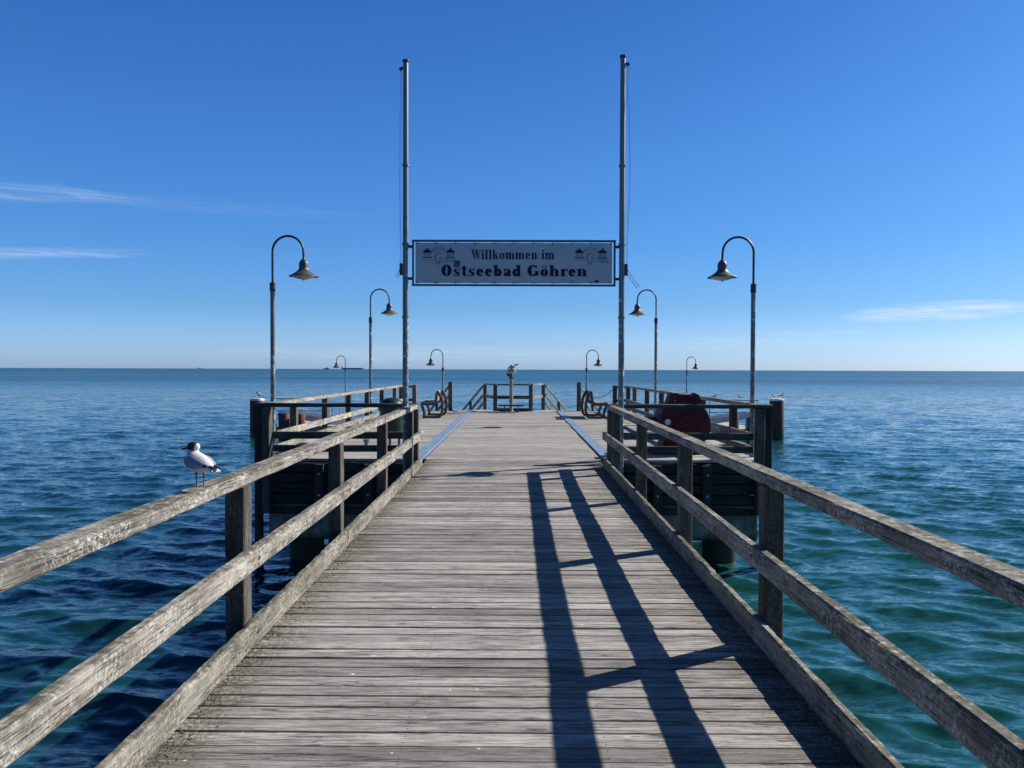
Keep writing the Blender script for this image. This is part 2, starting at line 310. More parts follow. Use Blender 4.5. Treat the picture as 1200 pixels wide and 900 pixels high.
# ------------------------------------------------------------------ mesh helpers
class MB:
    def __init__(s): s.v = []; s.f = []; s.mi = []; s.cur = 0
    def add(s, vs, fs):
        o = len(s.v); s.v += [tuple(v) for v in vs]
        for f in fs: s.f.append([i + o for i in f]); s.mi.append(s.cur)
    def box(s, x0, x1, y0, y1, z0, z1):
        s.add([(x0,y0,z0),(x1,y0,z0),(x1,y1,z0),(x0,y1,z0),(x0,y0,z1),(x1,y0,z1),(x1,y1,z1),(x0,y1,z1)],
              [(0,3,2,1),(4,5,6,7),(0,1,5,4),(1,2,6,5),(2,3,7,6),(3,0,4,7)])
        return s
    def beam(s, p0, p1, wd, ht, up=(0,0,1), segs=1, jit=0.0, ch=0.008, seed=0, endchip=0.0):
        """chamfered timber from p0 to p1, wd across, ht along up, edges worn by jit"""
        rnd = random.Random(seed)
        p0 = Vector(p0); p1 = Vector(p1); d = (p1 - p0).normalized(); up = Vector(up)
        side = d.cross(up).normalized(); up = side.cross(d).normalized()
        a, c = wd / 2, ht / 2
        sec = [(-a+ch,-c),(a-ch,-c),(a,-c+ch),(a,c-ch),(a-ch,c),(-a+ch,c),(-a,c-ch),(-a,-c+ch)]
        vs = []
        for i in range(segs + 1):
            q = p0.lerp(p1, i / segs)
            if 0 < i < segs and segs > 1: q = q + d * rnd.uniform(-0.3, 0.3) * (p1 - p0).length / segs
            for (x, y) in sec:
                j = jit
                chip = endchip if (rnd.random() < 0.12) else 0
                sx_ = -1 if x > 0 else 1; sy_ = -1 if y > 0 else 1
                vs.append(q + side * (x + rnd.uniform(-j, j) + sx_ * chip) + up * (y + rnd.uniform(-j, j) + sy_ * chip))
        fs = []
        for i in range(segs):
            for k in range(8):
                k2 = (k + 1) % 8
                fs.append((i*8+k, i*8+k2, (i+1)*8+k2, (i+1)*8+k))
        fs.append(tuple(range(7, -1, -1))); fs.append(tuple(segs*8 + k for k in range(8)))
        s.add(vs, fs); return s
    def cyl(s, p0, p1, r0, r1=None, n=12, caps=True):
        return s.tube([p0, p1], [r0, r0 if r1 is None else r1], n, caps)
    def tube(s, pts, r, n=8, caps=True):
        pts = [Vector(p) for p in pts]
        if not isinstance(r, (list, tuple)): r = [r] * len(pts)
        vs = []; u = None
        for i, p in enumerate(pts):
            d = (pts[min(i+1, len(pts)-1)] - pts[max(i-1, 0)]).normalized()
            if u is None:
                u = d.orthogonal().normalized()
            u = (u - d * u.dot(d)).normalized(); v_ = d.cross(u)
            for k in range(n):
                a = 2 * math.pi * k / n
                vs.append(p + (u * math.cos(a) + v_ * math.sin(a)) * r[i])
        fs = [(i*n+k, i*n+(k+1)%n, (i+1)*n+(k+1)%n, (i+1)*n+k) for i in range(len(pts)-1) for k in range(n)]
        if caps: fs += [tuple(range(n-1, -1, -1)), tuple((len(pts)-1)*n + k for k in range(n))]
        s.add(vs, fs); return s
    def lathe(s, c, prof, n=20, axis='Z'):
        vs = []
        for (r, z) in prof:
            for k in range(n):
                a = 2 * math.pi * k / n
                x, y = r * math.cos(a), r * math.sin(a)
                vs.append((c[0]+x, c[1]+y, c[2]+z) if axis == 'Z' else (c[0]+x, c[1]+z, c[2]+y))
        m = len(prof)
        fs = []
        for i in range(m-1):
            for k in range(n):
                q = (i*n+k, i*n+(k+1)%n, (i+1)*n+(k+1)%n, (i+1)*n+k)
                fs.append(q if axis == 'Z' else q[::-1])
        s.add(vs, fs); return s
    def prism(s, pts, y0, y1):
        """outline in x,z pushed from y0 to y1"""
        n = len(pts)
        vs = [(x, y0, z) for x, z in pts] + [(x, y1, z) for x, z in pts]
        s.add(vs, [tuple(range(n)), tuple(range(2*n-1, n-1, -1))] + [((i+1)%n, i, n+i, n+(i+1)%n) for i in range(n)])
        return s
    def mesh(s, name, mats, smooth=False):
        me = bpy.data.meshes.new(name); me.from_pydata(s.v, [], s.f)
        for q in (mats if isinstance(mats, (list, tuple)) else [mats]): me.materials.append(q)
        if max(s.mi, default=0): me.polygons.foreach_set('material_index', s.mi)
        if smooth: me.shade_smooth()
        me.update(); return me
    def build(s, name, mats, parent=None, smooth=False, loc=None):
        me = s.mesh(name, mats, smooth)
        if smooth:
            bm = bmesh.new(); bm.from_mesh(me)
            bmesh.ops.recalc_face_normals(bm, faces=bm.faces); bm.to_mesh(me); bm.free()
            me.shade_smooth()
            try: me.set_sharp_from_angle(angle=R(38))
            except Exception: pass
        return link(name, me, parent, loc)

def link(name, me, parent=None, loc=None):
    o = bpy.data.objects.new(name, me); COL.objects.link(o)
    if parent is not None: o.parent = parent
    if loc is not None: o.location = loc
    return o
def tag(o, label=None, cat=None, group=None, kind=None):
    for k, v in (('label', label), ('category', cat), ('group', group), ('kind', kind)):
        if v is not None: o[k] = v
    return o
def thing(name, label, cat, loc=(0,0,0), rz=0.0, group=None):
    o = bpy.data.objects.new(name, None); COL.objects.link(o)
    o.location = loc; o.rotation_euler = (0, 0, rz); o.empty_display_size = 0.2
    return tag(o, label, cat, group)
def kids(o): return [c for c in COL.objects if c.parent == o]
def copy_thing(o, label, loc, rz=None, parent=None, scale=None):
    c = o.copy(); COL.objects.link(c); c.parent = parent
    if label: c['label'] = label
    if loc is not None: c.location = loc
    if rz is not None: c.rotation_euler = (0, 0, rz)
    if scale is not None: c.scale = scale
    def rec(src, dst):
        for k in kids(src):
            d = k.copy(); COL.objects.link(d); d.parent = dst; rec(k, d)
    rec(o, c)
    return c

def zg(y):                       # the gangway climbs very slightly towards the platform
    return -0.0056 * (13.6 - min(y, 13.6))
ZW = -1.95                       # mean water level

# ------------------------------------------------------------------ sea
def build_sea():
    rng = np.random.default_rng(11)
    fwd = np.radians(np.linspace(-50, 50, 780))
    rest = np.radians(np.linspace(50, 310, 130))[1:-1]
    ang = np.concatenate([fwd, rest])
    r = np.concatenate([[0.4, 0.9, 1.4], np.exp(np.linspace(math.log(1.9), math.log(300), 960)), np.exp(np.linspace(math.log(330), math.log(60000), 32))])
    A, Rr = np.meshgrid(ang, r)
    X = Rr * np.sin(A); Y = Rr * np.cos(A)
    Z = np.zeros_like(X); DX = np.zeros_like(X); DY = np.zeros_like(X)
    nw = 170
    lam = np.exp(rng.uniform(math.log(0.16), math.log(2.6), nw))
    th = rng.normal(R(-108), R(25), nw)            # travelling towards the shore, a little from the right
    ph = rng.uniform(0, 2*np.pi, nw)
    step = np.maximum(Rr * 0.0054, 0.012)
    for i in range(nw):
        k = 2*np.pi/lam[i]
        ka = 0.0285 * (1.0 if lam[i] < 0.9 else (0.9/lam[i])**0.8)
        a = ka/k
        att = np.clip((lam[i]/step - 2.5)/4.0, 0, 1)
        p = k*(X*math.cos(th[i]) + Y*math.sin(th[i])) + ph[i]
        Z += att*a*np.sin(p)
        q = att*a*1.05*np.cos(p)
        DX += q*math.cos(th[i]); DY += q*math.sin(th[i])
    X2 = X + DX; Y2 = Y + DY
    n, m = X.shape
    co = np.stack([X2, Y2, Z + ZW], -1).reshape(-1, 3)
    idx = np.arange(n*m).reshape(n, m)
    a0 = idx[:-1, :]; a1 = idx[1:, :]
    b0 = np.roll(a0, -1, 1); b1 = np.roll(a1, -1, 1)
    q = np.stack([a0, b0, b1, a1], -1).reshape(-1, 4)[:, ::-1]
    q = q[:, :]
    # centre cap
    cap = np.array(idx[0, :][::-1])
    nf = len(q)
    me = bpy.data.meshes.new('sea')
    me.vertices.add(n*m); me.vertices.foreach_set('co', co.ravel())
    me.loops.add(nf*4 + len(cap)); me.loops.foreach_set('vertex_index', np.concatenate([q.ravel(), cap]).astype(np.int32))
    me.polygons.add(nf + 1)
    me.polygons.foreach_set('loop_start', np.concatenate([np.arange(nf)*4, [nf*4]]).astype(np.int32))
    me.update(calc_edges=True); me.validate()
    if me.polygons[nf//2].normal.z < 0: me.flip_normals()
    me.shade_smooth(); me.materials.append(M['water'])
    o = link('sea', me); tag(o, kind='structure')
build_sea()

# ------------------------------------------------------------------ gangway deck
HALF = 1.497
GY0, GY1 = -3.2, 13.62
gang = thing('gangway', 'long weathered grey plank gangway leading out to the platform', 'pier gangway', (CX, 0, 0))
def plank_mesh(name, half, wd, th, seed, m):
    rnd = random.Random(seed); b = MB()
    xs = [-half, -half*0.36+rnd.uniform(-.2,.2), half*0.36+rnd.uniform(-.2,.2), half]
    vs = []
    for x in xs:
        y0 = -wd/2 + rnd.uniform(-.0012,.0018); y1 = wd/2 + rnd.uniform(-.0018,.0012); z = rnd.uniform(-.0018, .0018)
        vs += [(x,y0,-th),(x,y1,-th),(x,y1,z-.003),(x,y1-.0026,z),(x,y0+.0026,z),(x,y0,z-.003)]
    fs = [(i*6+k, (i+1)*6+k, (i+1)*6+(k+1)%6, i*6+(k+1)%6) for i in range(3) for k in range(6)]
    fs += [tuple(range(6)), tuple(18+k for k in range(5,-1,-1))]
    b.add(vs, fs)
    me = b.mesh(name, m)
    bm = bmesh.new(); bm.from_mesh(me); bmesh.ops.recalc_face_normals(bm, faces=bm.faces); bm.to_mesh(me); bm.free()
    return me
PITCH = 0.1235
pm = [plank_mesh('plank', HALF+0.03, 0.1155, 0.055, 40+k, M['plank']) for k in range(9)]
rp = random.Random(5)
y = GY0
while y < GY1:
    wd_ = rp.choice((0.112, 0.116, 0.119, 0.122, 0.126)); gap_ = rp.choice((0.002, 0.005, 0.008, 0.010, 0.013, 0.016))
    y += wd_/2
    o = link('plank', pm[rp.randrange(9)], gang, (rp.uniform(-.006,.006), y, zg(y) + rp.uniform(-.003,.003)))
    o.rotation_euler = (rp.uniform(-.018,.018), rp.uniform(-.0006,.0006), rp.uniform(-.0007,.0007) + (math.pi if rp.random() < .5 else 0))
    o.scale = (1, wd_/0.1155, 1)
    y += wd_/2 + gap_
for x in (-1.33, -0.45, 0.45, 1.33):        # stringers under the planks
    b = MB(); b.beam((x, GY0, -0.15+zg(GY0)), (x, 13.5, -0.15), 0.16, 0.20)
    b.build('stringer', M['tar'], gang)
for yy in (-2.4, 5.6):
    b = MB(); b.beam((-1.45, yy, -0.42), (1.45, yy, -0.42), 0.3, 0.26, ch=0.015); b.build('cross_beam', M['tar'], gang)
    for x in (-1.05, 1.05):
        b = MB(); b.cyl((x, yy, -0.54), (x, yy, -4.5), 0.19, n=16); b.build('pile', M['pile'], gang, True)

# moss and litter collected against the kerbs
def moss():
    rnd = random.Random(3); b = MB()
    for k in range(2600):
        sd = rnd.choice((-1, -1, 1))
        y = 1.5 + 11.5 * rnd.random()**1.3
        x = CX + sd * (HALF - 0.004 - abs(rnd.gauss(0, 0.055)))
        z = zg(y) + 0.001
        s_ = rnd.uniform(.002, .0065); h = rnd.uniform(.002, .009)
        a = rnd.uniform(0, 6.28)
        pts = [(x+s_*math.cos(a+q)*rnd.uniform(.6,1.4), y+s_*math.sin(a+q)*rnd.uniform(.6,1.4), z) for q in (0, 1.57, 3.14, 4.71)]
        top = (x+rnd.uniform(-.002,.002), y+rnd.uniform(-.002,.002), z+h)
        b.add(pts+[top], [(0,1,4),(1,2,4),(2,3,4),(3,0,4)])
    o = b.build('moss', M['moss']); tag(o, 'crumbs of dry moss and dirt lying along the kerb boards', 'moss', kind='stuff')
moss()

# ------------------------------------------------------------------ gangway railings
POST_Y_L = [-0.42, 2.05, 4.565, 7.06, 9.5, 11.93, 12.62]
POST_Y_R = [-0.32, 2.15, 4.665, 7.06, 9.5, 11.86, 12.55]
def gangway_railing(sd, ys, label):
    t_ = thing('gangway_railing', label, 'railing', (CX + sd*1.6, 0, 0), group='timber railings along the gangway')
    ox = -sd*1.6                                       # local x of the centre line
    def X(h): return ox + sd*h
    for n_, y in enumerate(ys):
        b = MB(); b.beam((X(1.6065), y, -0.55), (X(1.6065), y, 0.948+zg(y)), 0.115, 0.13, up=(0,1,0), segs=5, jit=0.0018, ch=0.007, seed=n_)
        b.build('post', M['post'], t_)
    ends = [-2.9] + [y for y in ys[:-2]] + [12.72]
    rnd = random.Random(11 + sd)
    for j in range(len(ends)-1):
        y0, y1 = ends[j] + (0.003 if j else 0), ends[j+1] - 0.003
        L = y1 - y0; sg = max(4, int(L/0.16))
        # top rail lies flat on the post heads
        a, c = rnd.uniform(-.004,.004), rnd.uniform(-.004,.004)
        b = MB(); b.beam((X(1.628)+a, y0, 0.985+zg(y0)+c), (X(1.628)-a, y1, 0.985+zg(y1)), 0.122, 0.074, segs=sg, jit=0.0014, ch=0.009, seed=70+j+sd, endchip=0.002)
        b.build('top_rail', M['rail'], t_)
        a, c = rnd.uniform(-.003,.003), rnd.uniform(-.006,.006)
        b = MB(); b.beam((X(1.515), y0, 0.52+zg(y0)+c), (X(1.515), y1, 0.52+zg(y1)-c), 0.062, 0.128, segs=sg, jit=0.0014, ch=0.009, seed=170+j+sd, endchip=0.003)
        b.build('middle_rail', M['rail'], t_)
        c = rnd.uniform(-.004,.004)
        b = MB(); b.beam((X(1.521), y0, 0.0745+zg(y0)+c), (X(1.521), y1, 0.0745+zg(y1)), 0.052, 0.146, segs=int(sg*1.6), jit=0.0026, ch=0.010, seed=270+j+sd, endchip=0.007)
        b.build('kerb_board', M['kerb'], t_)
    for y in ys:                                       # coach bolts
        for z in (0.075, 0.52):
            b = MB(); b.cyl((X(1.4835 if z > .3 else 1.4945), y, z+zg(y)), (X(1.479 if z > .3 else 1.490), y, z+zg(y)), 0.011, n=8)
            b.build('bolt', M['dark_metal'], t_)
    return t_
gangway_railing(-1, POST_Y_L, 'sunlit timber railing along the left side of the gangway, gull standing on it')
gangway_railing(1, POST_Y_R, 'dark backlit railing right of the gangway, casting its shadow on the planks')

# ------------------------------------------------------------------ platform
PY0, PY1 = 13.66, 29.55
plat = thing('pier_platform', 'wide plank platform on a concrete pile cap at the end of the gangway', 'pier platform', (CX, PY0, 0))
def pb(): return MB()
rows = []
yy = PY0 + 0.065
while yy < PY1 - 0.05:
    rows.append(yy); yy += rp.choice((0.1185, 0.121, 0.1235, 0.127, 0.130))
segx = [(-4.42+0.0, -1.845), (-1.575, 1.575), (1.845, 4.42)]
pmesh = {}
for si, (xa, xb) in enumerate(segx):
    pmesh[si] = [plank_mesh('plank', (xb-xa)/2, 0.115+0.001*(k % 4), 0.045, 90+k+si*9, M['plank_far']) for k in range(5)]
cells = [(yy, si) for yy in rows for si in range(3)]
centre = [(yy, si) for yy, si in cells if si == 1]
wing = [(yy, si) for yy, si in cells if si != 1]
single = centre + wing[:298-len(centre)]
rest_ = wing[298-len(centre):]
for (yy, si) in single:
    xa, xb = segx[si]
    o = link('plank', pmesh[si][rp.randrange(5)], plat, ((xa+xb)/2, yy-PY0, rp.uniform(-.002,.002)))
    o.rotation_euler = (rp.uniform(-.01,.01), 0, rp.choice((0, math.pi)))
b = pb()
for (yy, si) in rest_:
    xa, xb = segx[si]; z = rp.uniform(-.003,.003)
    b.box(xa, xb, yy-PY0-.057, yy-PY0+.057, z-.045, z)
o = b.build('far_planks', M['plank_far'], plat); o['kind'] = 'stuff'
for sd in (-1, 1):
    b = pb()                                           # wedge of deck at the head of each stair
    for k in range(10):
        y0_ = PY1-PY0 + k*0.1; f_ = 1-(k+0.5)/10.5
        b.box(*sorted((sd*(1.25-0.62*f_), sd*(1.25+1.25*f_))), y0_+.004, y0_+.096, -.045, 0)
    b.build('stair_head_boards', M['plank_far'], plat)
    # raised metal cover along the joint
    x0, x1 = sorted((sd*1.61, sd*1.82))
    b = pb(); b.box(x0, x1, 0.02, PY1-PY0-.05, -0.02, 0.028); b.build('joint_cover', M['strip'], plat)
    # fascia planks on the landward face of each wing, bolted timbers
    for k in range(4):
        z1 = -0.06 - k*0.187; o_ = (0.0, .018, -.006, .03)[k]
        b = pb(); b.beam((sd*(1.62+.03*(k % 2)), -0.02+o_, z1-0.09), (sd*(4.36-.03*(k % 3)), -0.02+o_, z1-0.09), 0.10, 0.168, segs=8, jit=0.005, ch=.012, seed=k+5*sd, endchip=.008)
        b.build('fascia_board', M['tar'], plat)
    for x, zb in ((1.75, -1.05), (2.55, -.88), (3.42, -.95)):      # upright timbers bolted over the fascia
        b = pb(); b.beam((sd*x, -0.135, zb), (sd*x, -0.135, -0.09), 0.15, 0.11, up=(0,1,0), segs=4, jit=.004, ch=.01); b.build('upright_timber', M['tar_z'], plat)
        for z in (-.25, -.62):
            b = pb(); b.cyl((sd*x, -.188, z), (sd*x, -.205, z), .022, n=8); b.build('bolt', M['bolt'], plat)
    b = pb(); b.beam((sd*1.75, -.03, -.92), (sd*4.3, -.03, -.92), 0.10, 0.12, segs=5, jit=.006, ch=.02); b.build('waling_beam', M['tar'], plat)
    b = pb(); b.beam((sd*1.55, .105, -.46), (sd*4.33, .105, -.46), 0.07, 0.74, ch=.01); b.build('dark_backing', M['tar'], plat)  # added sheet behind the fascia gaps, so the underside stays dark
    b = pb(); b.beam((sd*1.3, .62, -1.55), (sd*3.3, .66, -2.3), 0.08, 0.12, ch=.01); b.build('brace', M['pile'], plat)
for k, x in enumerate((-4.1, -3.3, -2.4, -1.0, 0.0, 1.0, 2.4, 3.3, 4.1)):
    b = pb(); b.beam((x, 0.15, -0.155), (x, PY1-PY0-.1, -0.155), 0.16, 0.205); b.build('stringer', M['tar'], plat)
for sd in (-1, 1):                                     # timber sides of the platform
    b = pb(); b.beam((sd*4.36, 0.15, -0.42), (sd*4.36, PY1-PY0, -0.42), 0.10, 0.70, segs=8, jit=.004); b.build('side_timber', M['tar'], plat)
b = pb(); b.beam((-4.4, PY1-PY0-.03, -0.19), (4.4, PY1-PY0-.03, -0.19), 0.10, 0.28); b.build('end_timber', M['tar'], plat)
for (ya, yb) in ((0.08, 1.35), (7.2, 8.4), (14.4, 15.6)):
    b = pb(); b.beam((-4.38, (ya+yb)/2, -1.14), (4.38, (ya+yb)/2, -1.14), yb-ya, 0.66, segs=24, jit=0.006, ch=0.03, seed=9)
    b.build('concrete_cap', M['concrete'], plat)
    for x in (-3.9, -2.5, -0.85, 0.85, 2.5, 3.9):
        b = pb(); b.cyl((x, (ya+yb)/2+.1, -1.44), (x, (ya+yb)/2+.1, -4.6), 0.32, n=20); b.build('pile', M['pile'], plat, True)
for sd in (-1, 1):
    for x in (4.52,):                                  # fender uprights on the outer corners, down into the water
        b = pb(); b.beam((sd*x, -0.04, -2.6), (sd*x, -0.04, 0.93), 0.115, 0.15, up=(0,1,0), segs=6, jit=.003); b.build('fender_post', M['tar_z'], plat)
    for z in (-0.30, -0.64):
        for x in (4.36, 1.9):
            b = pb(); b.cyl((sd*x, -0.068, z), (sd*x, -0.095, z), 0.028, n=10); b.build('bolt', M['bolt'], plat)

# ------------------------------------------------------------------ platform railings
def span(t_, p0, p1, z, wd, ht, m, name, seed=0, drop=0.0):
    L = (Vector(p1)-Vector(p0)).length
    b = MB(); b.beam((*p0, z), (*p1, z-drop), wd, ht, segs=max(2, int(L/0.3)), jit=0.003, ch=0.008, seed=seed, endchip=0.004)
    return b.build(name, m, t_)
def deck_post(t_, x, y, m, z0=-0.75, z1=0.90, wx=0.13, wy=0.14, seed=0):
    b = MB(); b.beam((x, y, z0), (x, y, z1), wx, wy, up=(0,1,0), segs=4, jit=.002, ch=.007, seed=seed)
    return b.build('post', m, t_)
for sd, nm in ((-1, 'left'), (1, 'right')):
    gx = CX
    t_ = thing('platform_railing', ('timber railing across the front of the left platform wing, before the green bin' if sd < 0 else 'timber railing across the front of the right platform wing, before the red drum'), 'railing', (gx+sd*3.1, 13.55, 0), group='timber railings round the platform')
    deck_post(t_, sd*(4.35-3.1), 0, M['post'], -0.95, 0.925, 0.135, 0.20, 3)
    deck_post(t_, -sd*1.30, 0, M['post'], -0.95, 0.925, 0.13, 0.14, 4)
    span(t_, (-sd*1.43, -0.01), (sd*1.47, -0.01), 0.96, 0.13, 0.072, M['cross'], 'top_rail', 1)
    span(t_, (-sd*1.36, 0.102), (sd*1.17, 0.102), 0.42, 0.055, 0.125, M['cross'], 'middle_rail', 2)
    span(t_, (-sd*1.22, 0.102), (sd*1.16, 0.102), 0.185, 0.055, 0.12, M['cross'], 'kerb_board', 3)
    # side railing running out to sea
    t2 = thing('platform_railing', ('pale sunlit railing along the outer edge of the left platform wing' if sd < 0 else 'railing along the outer edge of the right platform wing, behind the red drum'), 'railing', (gx+sd*4.35, 13.75, 0), group='timber railings round the platform')
    ys = [1.45, 3.95, 6.45, 8.95, 11.45, 14.1]
    for k, y in enumerate(ys):
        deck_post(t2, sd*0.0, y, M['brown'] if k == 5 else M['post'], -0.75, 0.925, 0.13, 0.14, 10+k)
    e = [-0.12] + ys[::2][1:] + [15.75]
    for k in range(len(e)-1):
        span(t2, (0, e[k]+.003), (0, e[k+1]-.003), 0.962, 0.13, 0.075, M['rail'], 'top_rail', 20+k+sd)
        span(t2, (-sd*.094, e[k]+.13 if k == 0 else e[k]+.003), (-sd*.094, e[k+1]-.003), 0.42, 0.055, 0.13, M['rail'], 'middle_rail', 30+k)
        span(t2, (-sd*.094, e[k]+.13 if k == 0 else e[k]+.003), (-sd*.094, e[k+1]-.003), 0.185, 0.055, 0.12, M['kerb'], 'kerb_board', 40+k)
    # short return on the seaward edge
    for x in (0.0, -sd*0.5):
        deck_post(t2, x, 15.75 if x else 15.68, M['brown'] if sd < 0 else M['post'], -0.35, 1.0 if x else 0.92, 0.15, 0.15, 50)
    span(t2, (-sd*.08, 15.76), (-sd*.42, 15.76), 0.93, 0.1, 0.075, M['cross'], 'end_rail', 51)
    span(t2, (-sd*.08, 15.76), (-sd*.42, 15.76), 0.42, 0.1, 0.11, M['cross'], 'end_rail', 52)

# bay railing at the far end
bay = thing('bay_railing', 'low bay of timber railing at the seaward end, behind the telescope', 'railing', (CX, 29.45, 0), group='timber railings round the platform')
near_x = (-0.74, 0.62); far_x = (-1.18, 1.14)
for x in near_x: deck_post(bay, x, 0, M['post'], -0.3, 1.02, 0.15, 0.13, 60)
for x in far_x: deck_post(bay, x, 1.15, M['post'], -1.3, 1.02, 0.14, 0.13, 61)
for z, wd, ht in ((1.02, 0.12, 0.06), (0.535, 0.055, 0.13)):
    span(bay, (near_x[0]+.078, 0), (near_x[1]-.078, 0), z, wd, ht, M['cross'], 'rail', 62)
    for a, c, sg in ((near_x[0], far_x[0], -1), (near_x[1], far_x[1], 1)):
        span(bay, (a+sg*.04, 0.07), (c-sg*.03, 1.08), z+.002, wd, ht, M['rail'], 'rail', 63)
span(bay, (near_x[0]+.078, 0), (near_x[1]-.078, 0), 0.06, 0.06, 0.12, M['cross'], 'kerb_board', 64)

# stairs splayed outwards at the far end
def stair(sd, label):
    A = Vector((sd*1.20, 30.66)); B = Vector((sd*2.48, 29.66))
    A.x += CX; B.x += CX
    mid = (A+B)/2
    d = Vector((sd*0.60, 0.80)).normalized(); n_ = Vector((d.y, -d.x))
    wdt = abs((B-A).dot(n_))
    t_ = thing('stairs', label, 'stairs', (mid.x, mid.y, 0), group='stairs down to the landing stage')
    run, drop = 2.1, 1.42
    sides = {}
    for kx, Q in (('in', A), ('out', B)):
        q = Q-mid; sides[kx] = q
        e_ = q + d*run
        b = MB(); b.beam((q.x, q.y, -0.12), (e_.x, e_.y, -drop-0.05), 0.07, 0.24); b.build('stringer', M['tar'], t_)
        b = MB(); b.beam((e_.x, e_.y, -drop-.02), (e_.x, e_.y, 1.02-drop), 0.12, 0.12, up=(0,1,0)); b.build('post', M['post'], t_)
        if kx == 'out':
            b = MB(); b.beam((q.x, q.y, -0.3), (q.x, q.y, 1.12), 0.15, 0.15, up=(0,1,0)); b.build('post', M['post'], t_)
        m_ = q + d*(run*.48)
        b = MB(); b.beam((m_.x, m_.y, -drop*.48-.2), (m_.x, m_.y, 0.96-drop*.48), 0.11, 0.11, up=(0,1,0)); b.build('post', M['post'], t_)
        for z, ht in ((1.0, .08), (0.62, .10), (0.30, .10)):
            b = MB(); b.beam((q.x+d.x*.08, q.y+d.y*.08, z-.04), (e_.x-d.x*.06, e_.y-d.y*.06, z-drop), 0.06, ht); b.build('handrail', M['rail'], t_)
    for k in range(7):
        c_ = d*(run*(k+.5)/7); z = -drop*(k+.8)/7.6
        p0 = sides['in']+c_; p1 = sides['out']+c_
        b = MB(); b.beam((p0.x, p0.y, z), (p1.x, p1.y, z), 0.28, 0.045); b.build('tread', M['plank_far'], t_)
stair(-1, 'left one of the two timber stairs going down behind the far edge')
stair(1, 'right one of the two timber stairs going down behind the far edge')

# chain across the gap on the right
b = MB()
p0, p1 = Vector((CX+3.78, 29.5, 0.86)), Vector((CX+2.56, 29.64, 0.86))
b.tube([p0.lerp(p1, i/12) - Vector((0, 0, 0.34*(1-(2*i/12-1)**2))) for i in range(13)], 0.012, 6)
tag(b.build('barrier_chain', M['dark_metal']), 'dark chain sagging between the right stair post and the right railing', 'chain')

# ------------------------------------------------------------------ lower landing stage
LZ = -1.46
land = thing('landing_stage', 'low pale landing stage just above the water beyond the platform', 'landing stage', (0, 41, LZ))
b = MB(); b.box(-9.6, 9.6, -9.2, -1.0, -0.35, 0); b.box(-12.6, 12.6, -1.0, 5.2, -0.35, 0); b.build('slab', M['slab'], land)
b = MB(); b.box(-12.9, 12.9, 5.22, 9.6, -0.5, -0.10); b.build('outer_slab', M['gray_steel'], land)
for x in (-9, -6, -2, 2, 6, 9):
    for yy in (-7.5, 0, 7.5):
        b = MB(); b.cyl((x, yy, -0.3), (x, yy, -3.5), 0.28, n=12); b.build('pile', M['pile'], land, True)
def tube_railing(sd):
    t_ = thing('tube_railing', ('thin tubular railing on the left end of the landing stage' if sd < 0 else 'thin tubular railing on the right end of the landing stage, gulls perched on it'), 'railing', (sd*12.3, 42, LZ), group='tubular railings on the landing stage')
    b = MB(); b.tube([(sd*.9, 0, 0.0), (sd*.9, 0, 1.42), (-sd*1.7, 0, 1.42), (-sd*1.7, 0, 0)], .028, 6); b.build('frame', M['dark_metal'], t_)
    b = MB(); b.cyl((sd*.9, 0, .75), (-sd*1.7, 0, .75), .02, n=6); b.build('cross_bar', M['dark_metal'], t_)
    b = MB(); b.box(min(sd*.75, sd*1.0), max(sd*.75, sd*1.0), -.1, .1, -.1, 0.0); b.build('foot', M['gray_steel'], t_)
tube_railing(-1); tube_railing(1)
# pale railing with bars on the left
pr = thing('barred_railing', 'small pale railing with upright bars on the left part of the landing stage', 'railing', (-9.9, 42.5, LZ))
b = MB(); b.cyl((-.6, 0, 1.18), (.6, 0, 1.18), .03, n=6); b.cyl((-.6, 0, .25), (.6, 0, .25), .03, n=6); b.build('frame', M['alu'], pr)
for k in range(7):
    b = MB(); b.cyl((-.6+.2*k, 0, 0), (-.6+.2*k, 0, 1.16), .035, n=6); b.build('bar', M['alu'], pr)
# boarding gangways lying on the landing stage
def boarding(sd):
    t_ = thing('boarding_ramp', ('grey boarding ramp with pale edges on the left of the landing stage' if sd < 0 else 'grey boarding ramp with pale edges on the right of the landing stage'), 'boarding ramp', (sd*10.4, 40.5, LZ+0.35), group='boarding ramps on the landing stage')
    a = sd*R(8)
    Rm = Matrix.Rotation(-a, 4, 'Y')
    def tr(x, y, z): return tuple(Rm @ Vector((x, y, z)))
    for nm, y, ww, zz, hh, m__ in (('floor_plate', 0, 1.3, 0, .06, M['gray_steel']), ('edge_rail', -.68, .05, .1, .3, M['alu']), ('edge_rail', .68, .05, .1, .3, M['alu'])):
        b = MB(); b.beam(tr(-2.0, y, zz), tr(2.0, y, zz), ww, hh); b.build(nm, m__, t_)
    for x in (-1.6, 1.6):
        b = MB(); b.beam(tr(x, -.5, -.03), (x, -.5, -.35), .1, .1, up=(0,1,0)); b.build('leg', M['alu'], t_)
boarding(-1); boarding(1)

